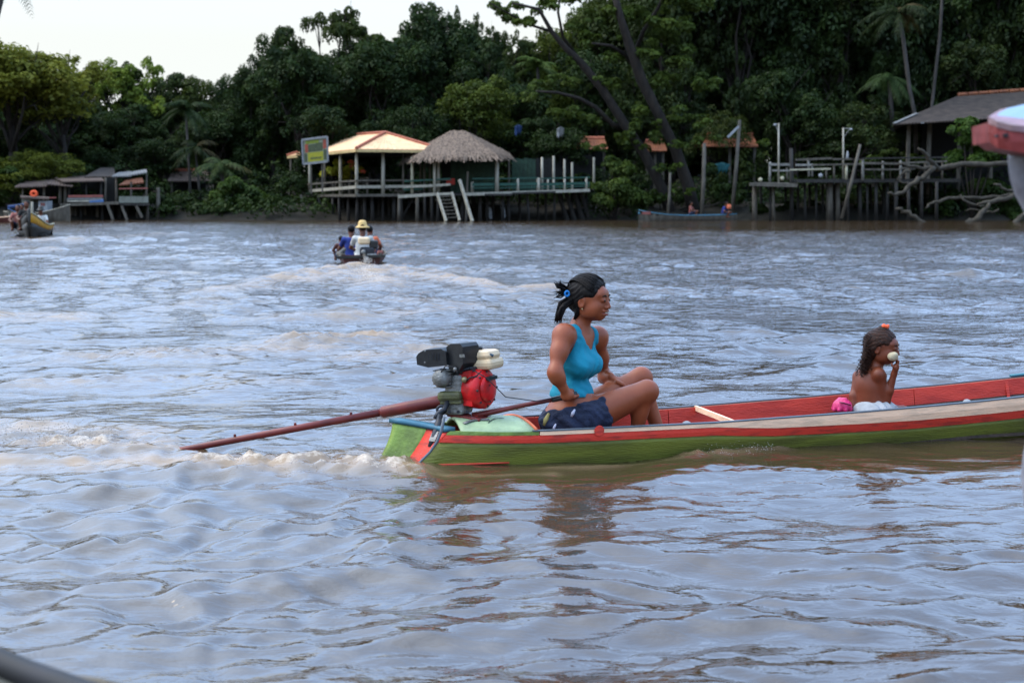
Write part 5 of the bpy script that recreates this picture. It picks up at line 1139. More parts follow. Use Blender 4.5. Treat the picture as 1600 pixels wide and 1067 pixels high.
for L_ in range(13):
    for i in range(520):
        a = rng.uniform(0, n); t_ = (L_ + rng.uniform(0, .9)) / 13; p, dn = roofpt(a, t_); dn = dn / np.linalg.norm(dn); i_ = int(a) % n; tg = ev[(i_ + 1) % n] - ev[i_]; tg = tg / np.linalg.norm(tg)
        ln = rng.uniform(.25, .6); w_ = rng.uniform(.03, .08); up = np.array([0, 0, rng.uniform(.03, .10)]); e_ = p + dn * ln + tg * rng.normal() * .12 + up * .2 + np.array([0, 0, -.03 if L_ else -rng.uniform(.05, .22)])
        k = len(v); v += [p - tg * w_ + up, p + tg * w_ + up, e_ + tg * w_ * .6, e_ - tg * w_ * .6]; f.append((k, k + 1, k + 2, k + 3))
me = npmesh('thatch', np.array(v) - o0, f, M['thatch']); o = link('thatch', me, th); o['kind'] = 'stuff'
for px, y0, y1, Y, w, m in ((644, 246, 304, 81.2, .17, 'cream_post'), (679, 246, 303, 81.0, .17, 'white_wood'), (685, 246, 300, 81.3, .17, 'white_wood'), (776.5, 245, 301, 81.4, .22, 'white_wood'), (657, 247, 303, 85, .12, 'grey_wood'), (663, 255, 345, 83, .15, 'grey_wood'), (672, 255, 345, 84, .13, 'grey_wood'), (738, 284, 301, 81.4, .17, 'white_wood'), (795, 247, 302, 84.5, .14, 'grey_wood')): post(th, px, y0, y1, Y, w, m)
# plank wall
for i in range(12): x0 = 704 + i * 5.9; MB().slab([[at(x0, 246, 84.2), at(x0, 301, 84.2)], [at(x0 + 5.5, 246, 84.2), at(x0 + 5.5, 301, 84.2)]], (0, .05, 0)).build('wall_board', M['green_board'], th)
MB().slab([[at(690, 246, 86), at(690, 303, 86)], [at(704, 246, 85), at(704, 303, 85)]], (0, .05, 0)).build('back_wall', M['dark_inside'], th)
MB().slab([[at(640, 300, 88), at(640, 303, 81)], [at(800, 300, 88), at(800, 303, 81)]], (0, 0, -.1)).build('deck', M['dark_wood'], th)
for (x0, y0, x1, y1, Y, w, h, m) in ((622, 307.5, 678, 303.8, 80.3, .12, .17, 'white_wood'), (678, 303.8, 708, 302.5, 80.3, .10, .13, 'white_wood'), (690, 281.5, 706, 281.5, 82.2, .07, .08, 'grey_wood'), (630, 292.5, 704, 288.5, 81.0, .08, .13, 'white_wood'), (632, 283.5, 704, 279.5, 81.0, .07, .08, 'green_rail'), (631, 296, 660, 295, 81.2, .05, .14, 'green_rail')): beam(th, at(x0, y0, Y), at(x1, y1, Y), w, h, m, 'rail')
MB().box(at(704, 284, 83), (.5, .1, .35)).build('red_panel', M['red_inner'], th)
for px, Y in ((623, 80.5), (652, 80.6), (664, 81), (675, 80.8), (684, 80.6), (700, 83), (722, 82), (750, 82), (761, 82.6), (785, 82), (795, 82.5), (730, 84), (770, 84), (712, 85), (740, 86)): post(th, px, 303, 346, Y, random.uniform(.15, .21), 'dark_wood' if px != 623 and px != 652 else 'grey_wood', 'pile', random.uniform(-1, 1))
# light coloured waterside ladders
def ladder(par_label, a, c, w, n):
    t = thing('ladder', at(a[2], 345, 80), par_label, 'ladder')
    for x0, y0, x1, y1 in (a, c): MB().bar(at(x0, y0, 80.3), at(x1, y1, 79.2), .11, .15).build('side_rail', M['white_wood'], t)
    for i in range(1, n): MB().bar(lerp(at(a[0], a[1], 80.3), at(a[2], a[3], 79.2), i / n), lerp(at(c[0], c[1], 80.3), at(c[2], c[3], 79.2), i / n), .08, .05).build('rung', M['grey_wood'], t)
ladder('white ladder leading down to the water in front of the thatched pavilion', (683, 302, 697, 346), (706, 301, 718, 345), 0, 8)
b = MB().bar(at(718, 281, 80.2), at(738, 346, 79.2), .12, .15); tag(b.build('leaning_plank', M['white_wood'], None), 'white plank leaning from the walkway into the water right of the ladder', 'plank')
b = MB().tube([at(728, 345, 81), at(731, 268, 81)], [.07, .06], 8); tag(b.build('mooring_pole', M['grey_wood'], None), 'upright grey pole behind the leaning white plank', 'pole')
# ---- walkway
wk = thing('walkway', at(850, 345, 83), 'raised walkway with white edge beam and green rails right of the thatched pavilion', 'walkway')
beam(wk, at(724, 304, 80.6), at(921, 297.5, 83.5), .14, .17, 'white_wood', 'edge_beam')
MB().slab([[at(800, 301, 81.4), at(800, 300, 86)], [at(921, 297, 83.6), at(921, 297, 88)]], (0, 0, -.1)).build('deck', M['dark_wood'], wk)
def wy(px): return float(np.interp(px, [724, 921], [80.7, 83.6]))
for px, y0, w in ((809, 279, .16), (841, 278, .20), (856, 280, .11), (865, 280, .11), (882, 279, .14), (894, 280, .11), (916, 277, .14)): post(wk, px, y0, 301 - (px - 724) * .02, wy(px), w, 'white_wood', 'rail_post')
for px, y0 in ((847, 246), (865, 244), (882, 249), (894, 254), (928, 246)): post(wk, px, y0, 298, wy(min(px, 920)) + 2.6, .15, 'white_wood', 'post')
for y0, y1, h in ((279.5, 277, .07), (288.5, 286.5, .16), (294, 291, .06)):
    for a, c in ((738, 776), (777, 841), (842, 921)): beam(wk, at(a, y0, wy(a) - .02), at(c, y0 + (y1 - y0) * (c - 738) / 183, wy(c) - .02), .06, h, 'green_rail', 'rail')
for i in range(11): x0 = 800 + i * 6.2; MB().slab([[at(x0, 247 + (i % 3), 86.5), at(x0, 299, 86.5)], [at(x0 + 5.8, 247 + (i % 3), 86.5), at(x0 + 5.8, 299, 86.5)]], (0, .05, 0)).build('wall_board', M['green_board'] if i < 6 else M['dark_inside'], wk)
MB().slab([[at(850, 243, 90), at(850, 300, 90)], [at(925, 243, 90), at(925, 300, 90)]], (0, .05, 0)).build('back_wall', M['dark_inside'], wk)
for px in (841, 853, 866, 880, 893, 907, 918, 812, 826): post(wk, px, 300, 346, wy(px) + random.uniform(.2, 2.5), .16, 'dark_wood', 'pile', random.uniform(-3, 1))
for px in (872, 884, 897, 908): MB().tube([at(px + 14, 344, 85), at(px, 301, 84.6)], [.16, .13], 6).build('slanting_pile', M['dark_wood'], wk)
for (px, py, nm, lb) in ((765, 333, 'hanging_net', 'pale bundle hanging leftmost between the piles below the thatched pavilion'), (786, 331, 'hanging_net', 'larger pale bundle hanging by the rightmost pile below the thatched pavilion')):
    p = at(px, py, 83.2); Q_ = Field(p - .5, p + .5, .03); Q_.ell(p, (.14, .12, .26), None, .05); Q_.ell(p + np.array([.06, 0, -.25]), (.10, .1, .14), None, .08); Q_.ell(p + np.array([-.03, 0, .25]), (.12, .1, .1), None, .08); t = thing(nm, p, lb, 'bundle', 'bundles under the pavilion'); Q_.mesh('bundle', M['white_cloth'], t)
# ---- orange tiled houses behind
def tiled_house(x0, x1, ye, yr, Y, label, dep=6, m='tile_orange'):
    t = thing('tiled_house', at((x0 + x1) / 2, 300, Y + 2), label, 'house')
    a = at(x0, ye, Y); c = at(x1, ye, Y); r0 = at(x0 + (x1 - x0) * .10, yr, Y + dep / 2); r1 = at(x1 - (x1 - x0) * .10, yr, Y + dep / 2); d = np.array([0, dep, 0])
    hip_slope(a, c, r1, r0, int((x1 - x0) / 4), m).build('roof_slope', M[m], t); hip_slope(c + d, a + d, r0, r1, int((x1 - x0) / 4), m).build('roof_slope', M[m], t)
    MB().tube([r0 + np.array([0, 0, .06]), r1 + np.array([0, 0, .06])], .14, 8).build('ridge_cap', M['tile_cap'], t)
    for px in np.linspace(x0 + 6, x1 - 6, max(3, int((x1 - x0) / 25))): p = at(px, ye, Y + .6); MB().bar((p[0], p[1], 1.0), (p[0], p[1], p[2] + .1), .16).build('post', M['grey_wood'], t)
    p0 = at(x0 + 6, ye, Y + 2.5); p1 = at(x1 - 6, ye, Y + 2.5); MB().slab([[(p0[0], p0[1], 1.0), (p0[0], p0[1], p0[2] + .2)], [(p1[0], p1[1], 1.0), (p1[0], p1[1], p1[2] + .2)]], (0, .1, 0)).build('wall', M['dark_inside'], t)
tiled_house(894, 950, 233, 218, 91, 'orange tiled roof glimpsed left of the leaning tree limbs')
tiled_house(1096, 1185, 229, 212, 91, 'wide orange tiled roof behind the two tall poles')
tiled_house(1005, 1042, 236, 222, 93, 'orange tiled roof showing through leaves behind the leaning tree')
tiled_house(262, 330, 283, 268, 92, 'faded red tiled roof low under the trees right of the left pier', m='brownroof')
# clothes on a line
for px, py, m, lb in ((810, 203, 'blue_cloth', 'blue cloth hanging high among the leaves above the thatched roof'), (876, 206, 'white_cloth', 'white cloth hanging high among the leaves above the walkway'), (1128, 262, 'teal_cloth', 'teal cloth hanging below the orange roof between the poles')):
    Y = 87.5; p = at(px, py, Y); rows = []
    for i in range(9): u = i / 8 - .5; rows.append([p + np.array([u * (.46 if m != 'teal_cloth' else 1.0) * (1 - .3 * t_ * (i % 3)), .07 * math.sin(i * 2.0 + t_), .32 - (.50 + .16 * math.sin(i * 1.7)) * t_ - .25 * abs(u)]) for t_ in np.linspace(0, 1, 5)])
    tag(MB().slab(rows, (0, .015, 0)).build('hanging_cloth', M[m], None, True), lb, 'cloth')

# ================================================================ POLES, BLUE CANOE, RIGHT PIER
def pole(x0, y0, x1, y1, Y, r, label, m='grey_wood', cap_=None):
    P = [at(x0, y0, Y), lerp(at(x0, y0, Y), at(x1, y1, Y), .5) + np.array([.03, 0, 0]), at(x1, y1, Y)]
    o = MB().tube(P, [r, r * .95, r * .8], 8).build('mooring_pole', M[m], None, True); return tag(o, label, 'pole')
pole(1043, 345, 1047, 270, 84, .09, 'shortest grey pole standing in the water behind the blue canoe bow')
pole(1096, 345, 1100.5, 224, 84, .12, 'grey pole standing between the leaning tree and the flag pole')
pole(1144, 330, 1155.5, 188, 85, .12, 'tallest grey pole with a white rag tied near its top', 'grey_wood')
tag(MB().bar(at(1154, 198, 84.8), at(1137, 215, 84.6), .09, .12).build('tied_rag', M['white_cloth'], None), 'white strip tied aslant to the top of the tallest pole', 'cloth')
pole(246, 345, 247, 293, 86, .13, 'single grey post standing right of the left pier')
pole(1315, 342, 1344, 226, 82, .10, 'long thin pole leaning against the right pier')
# blue canoe
def hull_loft(par, a, c, w, h, m_out, m_in, n=15, bow=.35, stern=.25, z0=-.12, rim=None):
    """small boat hull from point a (stern) to c (bow) on the water"""
    a, c = V3(a), V3(c); d = c - a; Ln = np.linalg.norm(d[:2]); d = d / Ln; nn = np.array([-d[1], d[0], 0]); rows = []; rows_in = []
    for i in range(n + 1):
        u = i / n; ww = w / 2 * max(.03, math.sin(math.pi * (.12 + .82 * u)) ** .6 if u > .06 else .75) * (1 if u < .75 else max(.04, 1 - ((u - .75) / .25) ** 2)); hh = h * (1 + bow * max(0, (u - .55) / .45) ** 2 + stern * max(0, (.3 - u) / .3) ** 2)
        p = a + d * Ln * (u + .02 * max(0, u - .8) * 5)
        rows.append([p + nn * ww * s_ + np.array([0, 0, z]) for s_, z in ((-1, hh), (-.93, hh * .5), (-.75, 0), (-.45, z0), (.45, z0), (.75, 0), (.93, hh * .5), (1, hh))])
    b = MB(); b.slab(rows, (0, 0, .03)); o = b.build('hull', M[m_out], par, True)
    for k in (0, 7): MB().tube([r[k] + np.array([0, 0, .015]) for r in rows], .028 if Ln > 3 else .02, 6).build('gunwale', M[rim or m_in], par, True)
    b = MB(); b.slab([[r[3] + np.array([0, 0, .06]), r[4] + np.array([0, 0, .06])] for r in rows[1:-1]], (0, 0, .02)); b.build('floor_board', M[m_in], par)
    t_ = rows[0]; MB().add([V3(p) - d * .01 for p in t_] + [V3(p) + d * .03 for p in t_], [tuple(range(8)), tuple(range(15, 7, -1))] + [(i, i + 8, (i + 1) % 8 + 8, (i + 1) % 8) for i in range(8)]).build('transom', M[m_out], par)
    return rows
bc = thing('canoe', wat(1080, 345), 'faded blue canoe moored under the poles by the far bank', 'boat')
rows = hull_loft(bc, (at(1150, 342, 82.5)[0], 83.0, 0), (at(1000, 342, 82)[0], 81.8, 0), 1.0, .30, 'grey_wood', 'dark_wood', bow=1.0, rim='blue_edge')
MB().tube([r[0] * .5 + r[1] * .5 + np.array([0, -.02, 0]) for r in rows][2:], .05, 6, squash=1.4).build('side_stripe', M['blue_edge'], bc, True)
MB().box(at(1010, 333, 81.3), (.5, .05, .16)).build('bow_patch', M['pink_rail'], bc)

def simple_person(label, px, py_seat, Y, H=.86, lean=0.0, face=(0, 1, 0), shirt='white_shirt', skin='skin_dark', hat=None, hair='hair', lower='denim', arm=None, kneel=False, res=.012, yaw_legs=None):
    """seated figure: H is seat to crown"""
    s0 = at(px, py_seat, Y); t = thing('person', s0, label, 'person'); sc = H / .86; R = basis(face); fw, lf = R[:, 0], R[:, 1]; up = np.array([0, 0, 1.])
    g = lambda x, y, z: s0 + (fw * x + lf * y) * sc + up * z * sc + fw * lean * z * sc
    lo = s0 - np.array([.75, .75, .12]) * sc; hi = s0 + np.array([.75, .75, 1.05]) * sc
    B = Field(lo, hi, res); B.ell(g(0, 0, .10), (.12 * sc, .16 * sc, .11 * sc), R, .05); B.ell(g(0, 0, .36), (.10 * sc, .155 * sc, .17 * sc), R, .06); B.ell(g(0, 0, .23), (.10 * sc, .13 * sc, .16 * sc), R, .05); B.ell(g(0, 0, .50), (.08 * sc, .17 * sc, .06 * sc), R, .05)
    T = B.copy(.008)
    arms = arm or [((.16, .26, .30), (.30, .16, .22)), ((.16, -.26, .30), (.30, -.16, .22))]
    for s_, (e, h_) in zip((1, -1), arms):
        sh = g(0, .175 * s_, .51); B.chain([sh, g(*e), g(*h_)], [.055 * sc, .043 * sc, .030 * sc], .03); B.ell(g(h_[0] + .03, h_[1], h_[2]), (.05 * sc, .03 * sc, .04 * sc), R, .03); T.cap(sh, lerp(sh, g(*e), .6), .064 * sc, .056 * sc, .03)
        for q in range(4): B.cap(g(h_[0] + .05, h_[1] - .02 + q * .014, h_[2]), g(h_[0] + .085, h_[1] - .02 + q * .014, h_[2] - .03), .010, .009, .004)
    Q = Field(lo, hi, res); Q.ell(g(0, 0, .08), (.135 * sc, .175 * sc, .115 * sc), R, .05)
    for s_ in (1, -1):
        k_ = g(.42, .13 * s_, .24); a_ = g(.36, .12 * s_, -.04); B.chain([g(0, .09 * s_, .08), k_, a_, a_ + fw * .18 * sc], [.09 * sc, .06 * sc, .042 * sc, .03 * sc], .03); Q.cap(g(0, .09 * s_, .08), lerp(g(0, .09 * s_, .08), k_, .85), .10 * sc, .078 * sc, .03)
    B.chain([g(0, 0, .50), g(.01, 0, .62), g(.02, 0, .66)], [.07 * sc, .05 * sc, .05 * sc], .03); HRb = basis(face); gg = head(B, g(.02, 0, .745), HRb, sc, 0)
    B.mesh('body', M[skin], t); T.mesh('shirt', M[shirt], t); Q.mesh('shorts', M[lower], t)
    Hh = Field(lo, hi, res * .9); Hh.ell(gg(-.02, 0, .022), (.105 * sc, .088 * sc, .092 * sc), HRb, .02); Hh.ell(gg(.11, 0, -.05), (.075 * sc, .10 * sc, .11 * sc), HRb, .02, True); Hh.mesh('hair', M[hair], t)
    if hat: MB().lathe(gg(-.005, 0, .055), [(.165 * sc, -.05), (.155 * sc, -.035), (.11 * sc, -.01), (.098 * sc, .03), (.085 * sc, .08), (.05 * sc, .105), (.005, .11)], None, 20).build('hat', M[hat], t, True)
    return t
simple_person('small person in a faded red shirt standing low in the blue canoe', 1079, 336, 82.4, .78, face=(.9, -.4, 0), shirt='pink_rail', res=.02)
simple_person('person in a bright blue shirt bending at the stern of the blue canoe', 1128, 338, 82.8, .86, lean=.35, face=(.8, -.5, 0), shirt='blue_shirt', res=.02)
MB_ = MB().lathe(at(1139, 323, 82.6), [(.10, -.14), (.13, -.10), (.14, 0), (.12, .10), (.08, .13)]); tag(MB_.build('clay_pot', M['orange_cloth'], None, True), 'small orange container at the stern of the blue canoe', 'container')

# right pier
pr_ = thing('wooden_pier', at(1300, 345, 84), 'old wooden stilt pier with greyish white railings under the dark trees on the right', 'pier')
MB().slab([[at(1240, 281.5, 82.5), at(1240, 281, 88)], [at(1500, 280, 83.5), at(1500, 280, 89)]], (0, 0, -.16)).build('deck', M['dark_wood'], pr_)
MB().slab([[at(1171, 286, 82.0), at(1180, 285, 87)], [at(1246, 287, 82.0), at(1246, 286, 87)]], (0, 0, -.12)).build('lower_deck', M['grey_wood'], pr_)
beam(pr_, at(1171, 288, 81.9), at(1246, 290, 81.9), .12, .2, 'grey_wood', 'edge_beam'); beam(pr_, at(1246, 283, 82.4), at(1500, 282, 83.4), .12, .2, 'dark_wood', 'edge_beam')
for px, y0, w, m in ((1179, 291, .30, 'grey_wood'), (1203, 291, .14, 'dark_wood'), (1209, 291, .16, 'grey_wood'), (1237, 232, .24, 'dark_wood'), (1258, 285, .16, 'dark_wood'), (1296, 284, .40, 'grey_wood'), (1309, 284, .26, 'grey_wood'), (1344, 284, .22, 'dark_wood'), (1369, 284, .2, 'dark_wood'), (1386, 284, .2, 'dark_wood'), (1400, 284, .24, 'dark_wood'), (1420, 284, .2, 'dark_wood'), (1440, 284, .2, 'dark_wood'), (1275, 285, .14, 'dark_wood'), (1325, 285, .14, 'dark_wood'), (1355, 285, .14, 'dark_wood'), (1463, 284, .2, 'dark_wood')): post(pr_, px, y0, 346, 82.8 + random.uniform(-.4, .8), w, m, 'pile', random.uniform(-1, 1))
for px in range(1190, 1490, 19): post(pr_, px, 288, 344, 86 + random.uniform(-1, 1), .17, 'dark_wood', 'pile', random.uniform(-2, 2))
for px, y0, y1, w, m in ((1202.6, 253, 285, .15, 'darker_white'), (1264, 250, 276, .15, 'darker_white'), (1269, 256, 276, .12, 'darker_white'), (1303, 256, 280, .12, 'grey_wood'), (1348, 248, 282, .17, 'darker_white'), (1379, 252, 281, .13, 'darker_white'), (1407, 251, 281, .15, 'darker_white'), (1230, 262, 282, .12, 'grey_wood'), (1446, 252, 281, .12, 'grey_wood'), (1472, 252, 281, .12, 'grey_wood'), (1291, 262, 281, .12, 'grey_wood'), (1322, 258, 281, .16, 'cream_post')): post(pr_, px, y0, y1, 82.7, w, m, 'rail_post', random.uniform(-1, 1))
for x0, y0, x1, y1, m, h in ((1201, 257, 1234, 257.5, 'darker_white', .14), (1206, 266.5, 1234, 267, 'darker_white', .10), (1243, 250, 1300, 247.5, 'grey_wood', .12), (1243, 258, 1268, 258, 'darker_white', .12), (1234, 265.5, 1298, 264, 'cream_post', .10), (1268, 258, 1345, 256.5, 'grey_wood', .09), (1301, 249, 1348, 248.5, 'grey_wood', .10), (1349, 255, 1407, 256, 'grey_wood', .12), (1349, 265, 1407, 265, 'grey_wood', .09), (1407, 255, 1480, 252, 'grey_wood', .10), (1407, 263, 1480, 262, 'grey_wood', .09), (1330, 248, 1480, 246, 'dark_wood', .08)):
    beam(pr_, at(x0, y0, 82.6), at(x1, y1, 82.6), .06, h, m, 'rail')
for (px, py, m, lb, nm, cat) in ((1282, 274.5, 'white_cloth', 'small white ball shaped buoy on the right pier deck', 'buoy', 'buoy'), (1188, 281, 'cream_post', 'small pale pot at the left end of the right pier', 'pot', 'pot'), (1222, 279, 'cream_post', 'cream bundle on the lower deck of the right pier', 'sack', 'bundle')):
    p = at(px, py, 82.6); tag(MB().lathe(p, [(.03, -.12), (.09, -.10), (.13, 0), (.10, .09), (.03, .12)], n=14).build(nm, M[m], None, True), lb, cat)
def lamp_post(px, y0, y1, Y, arm, label):
    t = thing('lamp_post', at(px, y1, Y), label, 'lamp post', 'lamp posts on the right pier')
    post(t, px, y0, y1, Y, .11, 'white_wood', 'post')
    MB().bar(at(px, y0 + 1, Y), at(px + arm, y0 + 1, Y), .06, .06).build('arm', M['darker_white'], t)
    MB().bar(at(px, y0 + 16, Y), at(px + arm * .8, y0 + 2, Y), .04, .04).build('strut', M['darker_white'], t)
    MB().lathe(at(px + arm, y0 + 2, Y), [(.10, -.06), (.09, .0), (.04, .05)], n=12).build('lamp_shade', M['white_cloth'], t, True)
lamp_post(1317.5, 200, 281, 82.9, 12, 'white lamp post with bracket arm in the middle of the right pier')
lamp_post(1216.5, 193, 286, 82.6, -6, 'slim white post at the left end of the right pier')
MB_ = MB().lathe(at(1324, 243, 82.8), [(.05, -.22), (.08, -.15), (.07, .1), (.05, .16), (.05, .24)], n=12); tag(MB_.build('standing_bottle', M['white_cloth'], None, True), 'pale bottle shaped object next to the lamp post', 'bottle')
# grey roofed hut
hut = thing('boat_shed', at(1480, 290, 86), 'large open shed with dark grey corrugated roof behind the right pier', 'shed')
e0 = at(1394, 195, 85); e1 = at(1640, 180, 84); r0 = at(1497, 151, 91); r1 = at(1690, 137, 91)
hip_slope(e0, e1, r1, r0, 46, 'greyroof').build('roof_slope', M['greyroof'], hut)
dpt = at(1394, 195, 85) + np.array([3.5, 12, 0]); hip_slope(e1 + np.array([3, 12, 0]), dpt, r0, r1, 30, 'greyroof').build('roof_slope', M['greyroof'], hut); hip_slope(dpt, e0, r0, r0, 16, 'greyroof').build('roof_slope', M['greyroof'], hut)
n_ = 12
for i in range(n_): MB().tube([lerp(r0, r1, i / n_) + np.array([0, 0, .08]), lerp(r0, r1, (i + .9) / n_) + np.array([0, 0, .10])], [.15, .12], 7).build('ridge_cap', M['tile_orange'], hut)
for (x0, y0, x1, y1, Y0, Y1) in ((1395, 193.5, 1430, 178, 84.9, 86.8), (1438, 193.5, 1476, 178.5, 84.75, 86.8)): MB().slab([[at(x0, y0, Y0), at(x0 + 5, y0, Y0)], [at(x1, y1, Y1), at(x1 + 5, y1, Y1)]], (0, 0, .05)).build('pale_sheet', M['palesheet'], hut)
for px in (1420, 1452, 1500, 1550, 1600): p = at(px, 196, 86.5); MB().bar((p[0], p[1], 1.0), (p[0], p[1], p[2] + .2), .2).build('post', M['grey_wood'], hut)
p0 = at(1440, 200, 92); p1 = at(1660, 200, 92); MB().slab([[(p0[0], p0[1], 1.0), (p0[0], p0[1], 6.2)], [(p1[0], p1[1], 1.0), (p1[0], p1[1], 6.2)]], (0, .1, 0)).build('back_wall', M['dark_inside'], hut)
MB().slab([[(e0[0] + 1, 86, 1.2), (e0[0] + 1, 93, 1.2)], [(e1[0], 86, 1.2), (e1[0], 93, 1.2)]], (0, 0, .1)).build('floor', M['dark_wood'], hut)
# bleached fallen tree
dw = thing('driftwood', at(1500, 340, 80), 'bleached leafless fallen tree reaching over the water at the right bank', 'fallen tree')
def br(p, r, Y0, Y1, nm='branch'):
    n = len(p); rng = np.random.default_rng(int(p[0][0])); pts = [at(x, y, Y0 + (Y1 - Y0) * i / (n - 1)) for i, (x, y) in enumerate(p)]; fine = []; rr = []
    for i in range(n - 1):
        for k in range(3): t_ = k / 3; fine.append(lerp(pts[i], pts[i + 1], t_) + rng.normal(size=3) * .06); rr.append((r[i] * (1 - t_) + r[i + 1] * t_) * .66 * rng.uniform(.85, 1.15) * Y0 / F)
    fine.append(pts[-1]); rr.append(r[-1] * .5 * Y0 / F); MB().tube(fine, rr, 8).build(nm, M['drift'], dw, True)
br([(1640, 250), (1572, 256), (1530, 257), (1490, 259), (1465, 264), (1449, 263), (1425, 262), (1402, 257)], [7, 6.5, 6, 6.5, 6, 5, 3.5, 2], 82, 80)
br([(1466, 264), (1452, 250), (1440, 238), (1434, 232)], [6, 5, 4, 3], 80.6, 80)
br([(1460, 264), (1445, 274), (1429, 285), (1413, 299), (1400, 304), (1387, 302)], [6, 6, 5.5, 4.5, 4, 2.5], 80.4, 79)
br([(1430, 262), (1415, 268), (1405, 280), (1418, 288)], [3.5, 3, 2, 1.5], 80.2, 80)
br([(1650, 285), (1589, 304), (1560, 312), (1526, 320)], [7, 6, 5.5, 3.5], 81, 80)
br([(1620, 296), (1589, 305), (1550, 309), (1506, 308), (1473, 313), (1452, 318), (1446, 326)], [5, 5, 4.5, 4, 3.5, 3, 2], 82, 80.5)
br([(1600, 303), (1575, 297), (1553, 288)], [4, 3.5, 3.5], 81.5, 81)
br([(1402, 326), (1412, 329), (1424, 336), (1440, 349), (1446, 353)], [4, 4.5, 5, 6, 5], 79.5, 79)
br([(1436, 351), (1465, 353), (1490, 351), (1517, 348), (1530, 338), (1538, 328), (1545, 318)], [4, 5, 5.5, 7, 7, 6, 5], 79.2, 80)
br([(1500, 308), (1515, 318), (1540, 322)], [3, 3, 2], 80.6, 80.6)
br([(1640, 315), (1605, 330), (1590, 345), (1582, 356)], [7, 7, 6, 4], 80, 79)
br([(1560, 330), (1535, 330), (1508, 330)], [2.5, 2.2, 1.6], 81, 81)
# ================================================================ LEFT PIER
lp = thing('wooden_pier', at(150, 345, 86), 'old stilt pier with brown sheet roofs and red rails on the left bank', 'pier')
def sheet(x0, y0, x1, y1, x2, y2, x3, y3, Y0, Y1, m, n=12): hip_slope(at(x0, y0, Y0), at(x1, y1, Y0), at(x2, y2, Y1), at(x3, y3, Y1), n, m).build('roof_sheet', M[m], lp)
sheet(23, 292.5, 73, 291, 80, 281, 38, 284, 84, 87, 'brownroof'); sheet(73, 288, 114, 291, 105, 283, 80, 280.5, 83.8, 87, 'brownroof', 8)
sheet(98, 284, 163, 282.5, 153, 274.5, 81, 277, 84, 88, 'brownroof', 16); sheet(132, 277, 181, 276, 178, 262, 158, 263, 86, 92, 'greyroof', 10)
sheet(175, 276, 205, 275, 204, 268, 186, 270, 84, 87, 'palesheet', 8); sheet(203, 274, 230, 269.5, 229, 265, 205, 269, 84, 87, 'palesheet', 6)
sheet(186, 290, 225, 285.5, 222, 278, 198, 282, 88, 91, 'tile_orange', 8)
for px, y0, w, m in ((36, 291, .13, 'grey_wood'), (69, 287, .16, 'grey_wood'), (94, 287, .20, 'grey_wood'), (102, 288, .18, 'grey_wood'), (108, 288, .14, 'dark_wood'), (158, 283, .15, 'dark_wood'), (165, 278, .14, 'grey_wood'), (182, 276, .16, 'grey_wood'), (229, 271, .12, 'grey_wood'), (205, 284, .12, 'grey_wood'), (135, 283, .12, 'dark_wood')): post(lp, px, y0, 320, 84.6, w, m)
MB().slab([[at(94, 319.5, 83.5), at(94, 319, 90)], [at(186, 316.5, 83.5), at(186, 316, 90)]], (0, 0, -.13)).build('deck', M['grey_wood'], lp)
MB().slab([[at(186, 317.5, 84), at(186, 317, 90)], [at(234, 318, 84), at(234, 318, 90)]], (0, 0, -.13)).build('deck', M['dark_wood'], lp)
beam(lp, at(94, 320.5, 83.4), at(186, 317, 83.4), .1, .16, 'grey_wood', 'edge_beam')
for a, c, y, m, h in ((107, 161, 307, 'pink_rail', .14), (105, 161, 311, 'palesheet', .10), (105, 161, 314.5, 'white_wood', .10), (186, 231, 295, 'pink_rail', .08), (35, 88, 309.5, 'pink_rail', .08)): beam(lp, at(a, y, 83.7), at(c, y - .5, 83.7), .06, h, m, 'rail')
for i in range(5): x0 = 186 + i * 9.2; MB().slab([[at(x0, 307, 84.2), at(x0, 317, 84.2)], [at(x0 + 8.8, 307, 84.2), at(x0 + 8.8, 317, 84.2)]], (0, .06, 0)).build('wall_panel', M['wall_pale'], lp)
MB().slab([[at(165, 278, 85.5), at(165, 317, 85.5)], [at(182, 278, 85.5), at(182, 317, 85.5)]], (0, .06, 0)).build('wall_panel', M['dark_inside'], lp)
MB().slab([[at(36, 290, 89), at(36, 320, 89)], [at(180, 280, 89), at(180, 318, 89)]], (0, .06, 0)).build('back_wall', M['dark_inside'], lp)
for px in (98, 104, 113, 118, 127, 134, 144, 152, 160, 175, 187, 198, 214, 230): post(lp, px, 319, 346, 84 + random.uniform(0, 2), random.uniform(.14, .24), random.choice(['dark_wood', 'grey_wood']), 'pile', random.uniform(-3, 1))
for a in ((168, 320, 177, 344), (190, 322, 199, 344), (213, 322, 222, 340)): beam(lp, at(a[0], a[1], 83.2), at(a[2], a[3], 83.2), .13, .13, 'grey_wood', 'brace')
t = MB().slab([[at(140, 317, 83.6), at(140, 315.5, 84.6)], [at(162, 316, 83.6), at(162, 315, 84.6)]], (0, 0, .12)); tag(t.build('folded_tarp', M['tarp'], None), 'blue tarpaulin lying folded on the left pier deck', 'tarp')
b = MB().tube([at(53 + 4.2 * math.cos(a), 303 + 3.6 * math.sin(a), 82.5) for a in np.linspace(0, 6.283, 17)], .085, 8); tag(b.build('life_ring', M['orange_tie'], None, True), 'round orange life ring hanging above the moored white boat', 'life ring')
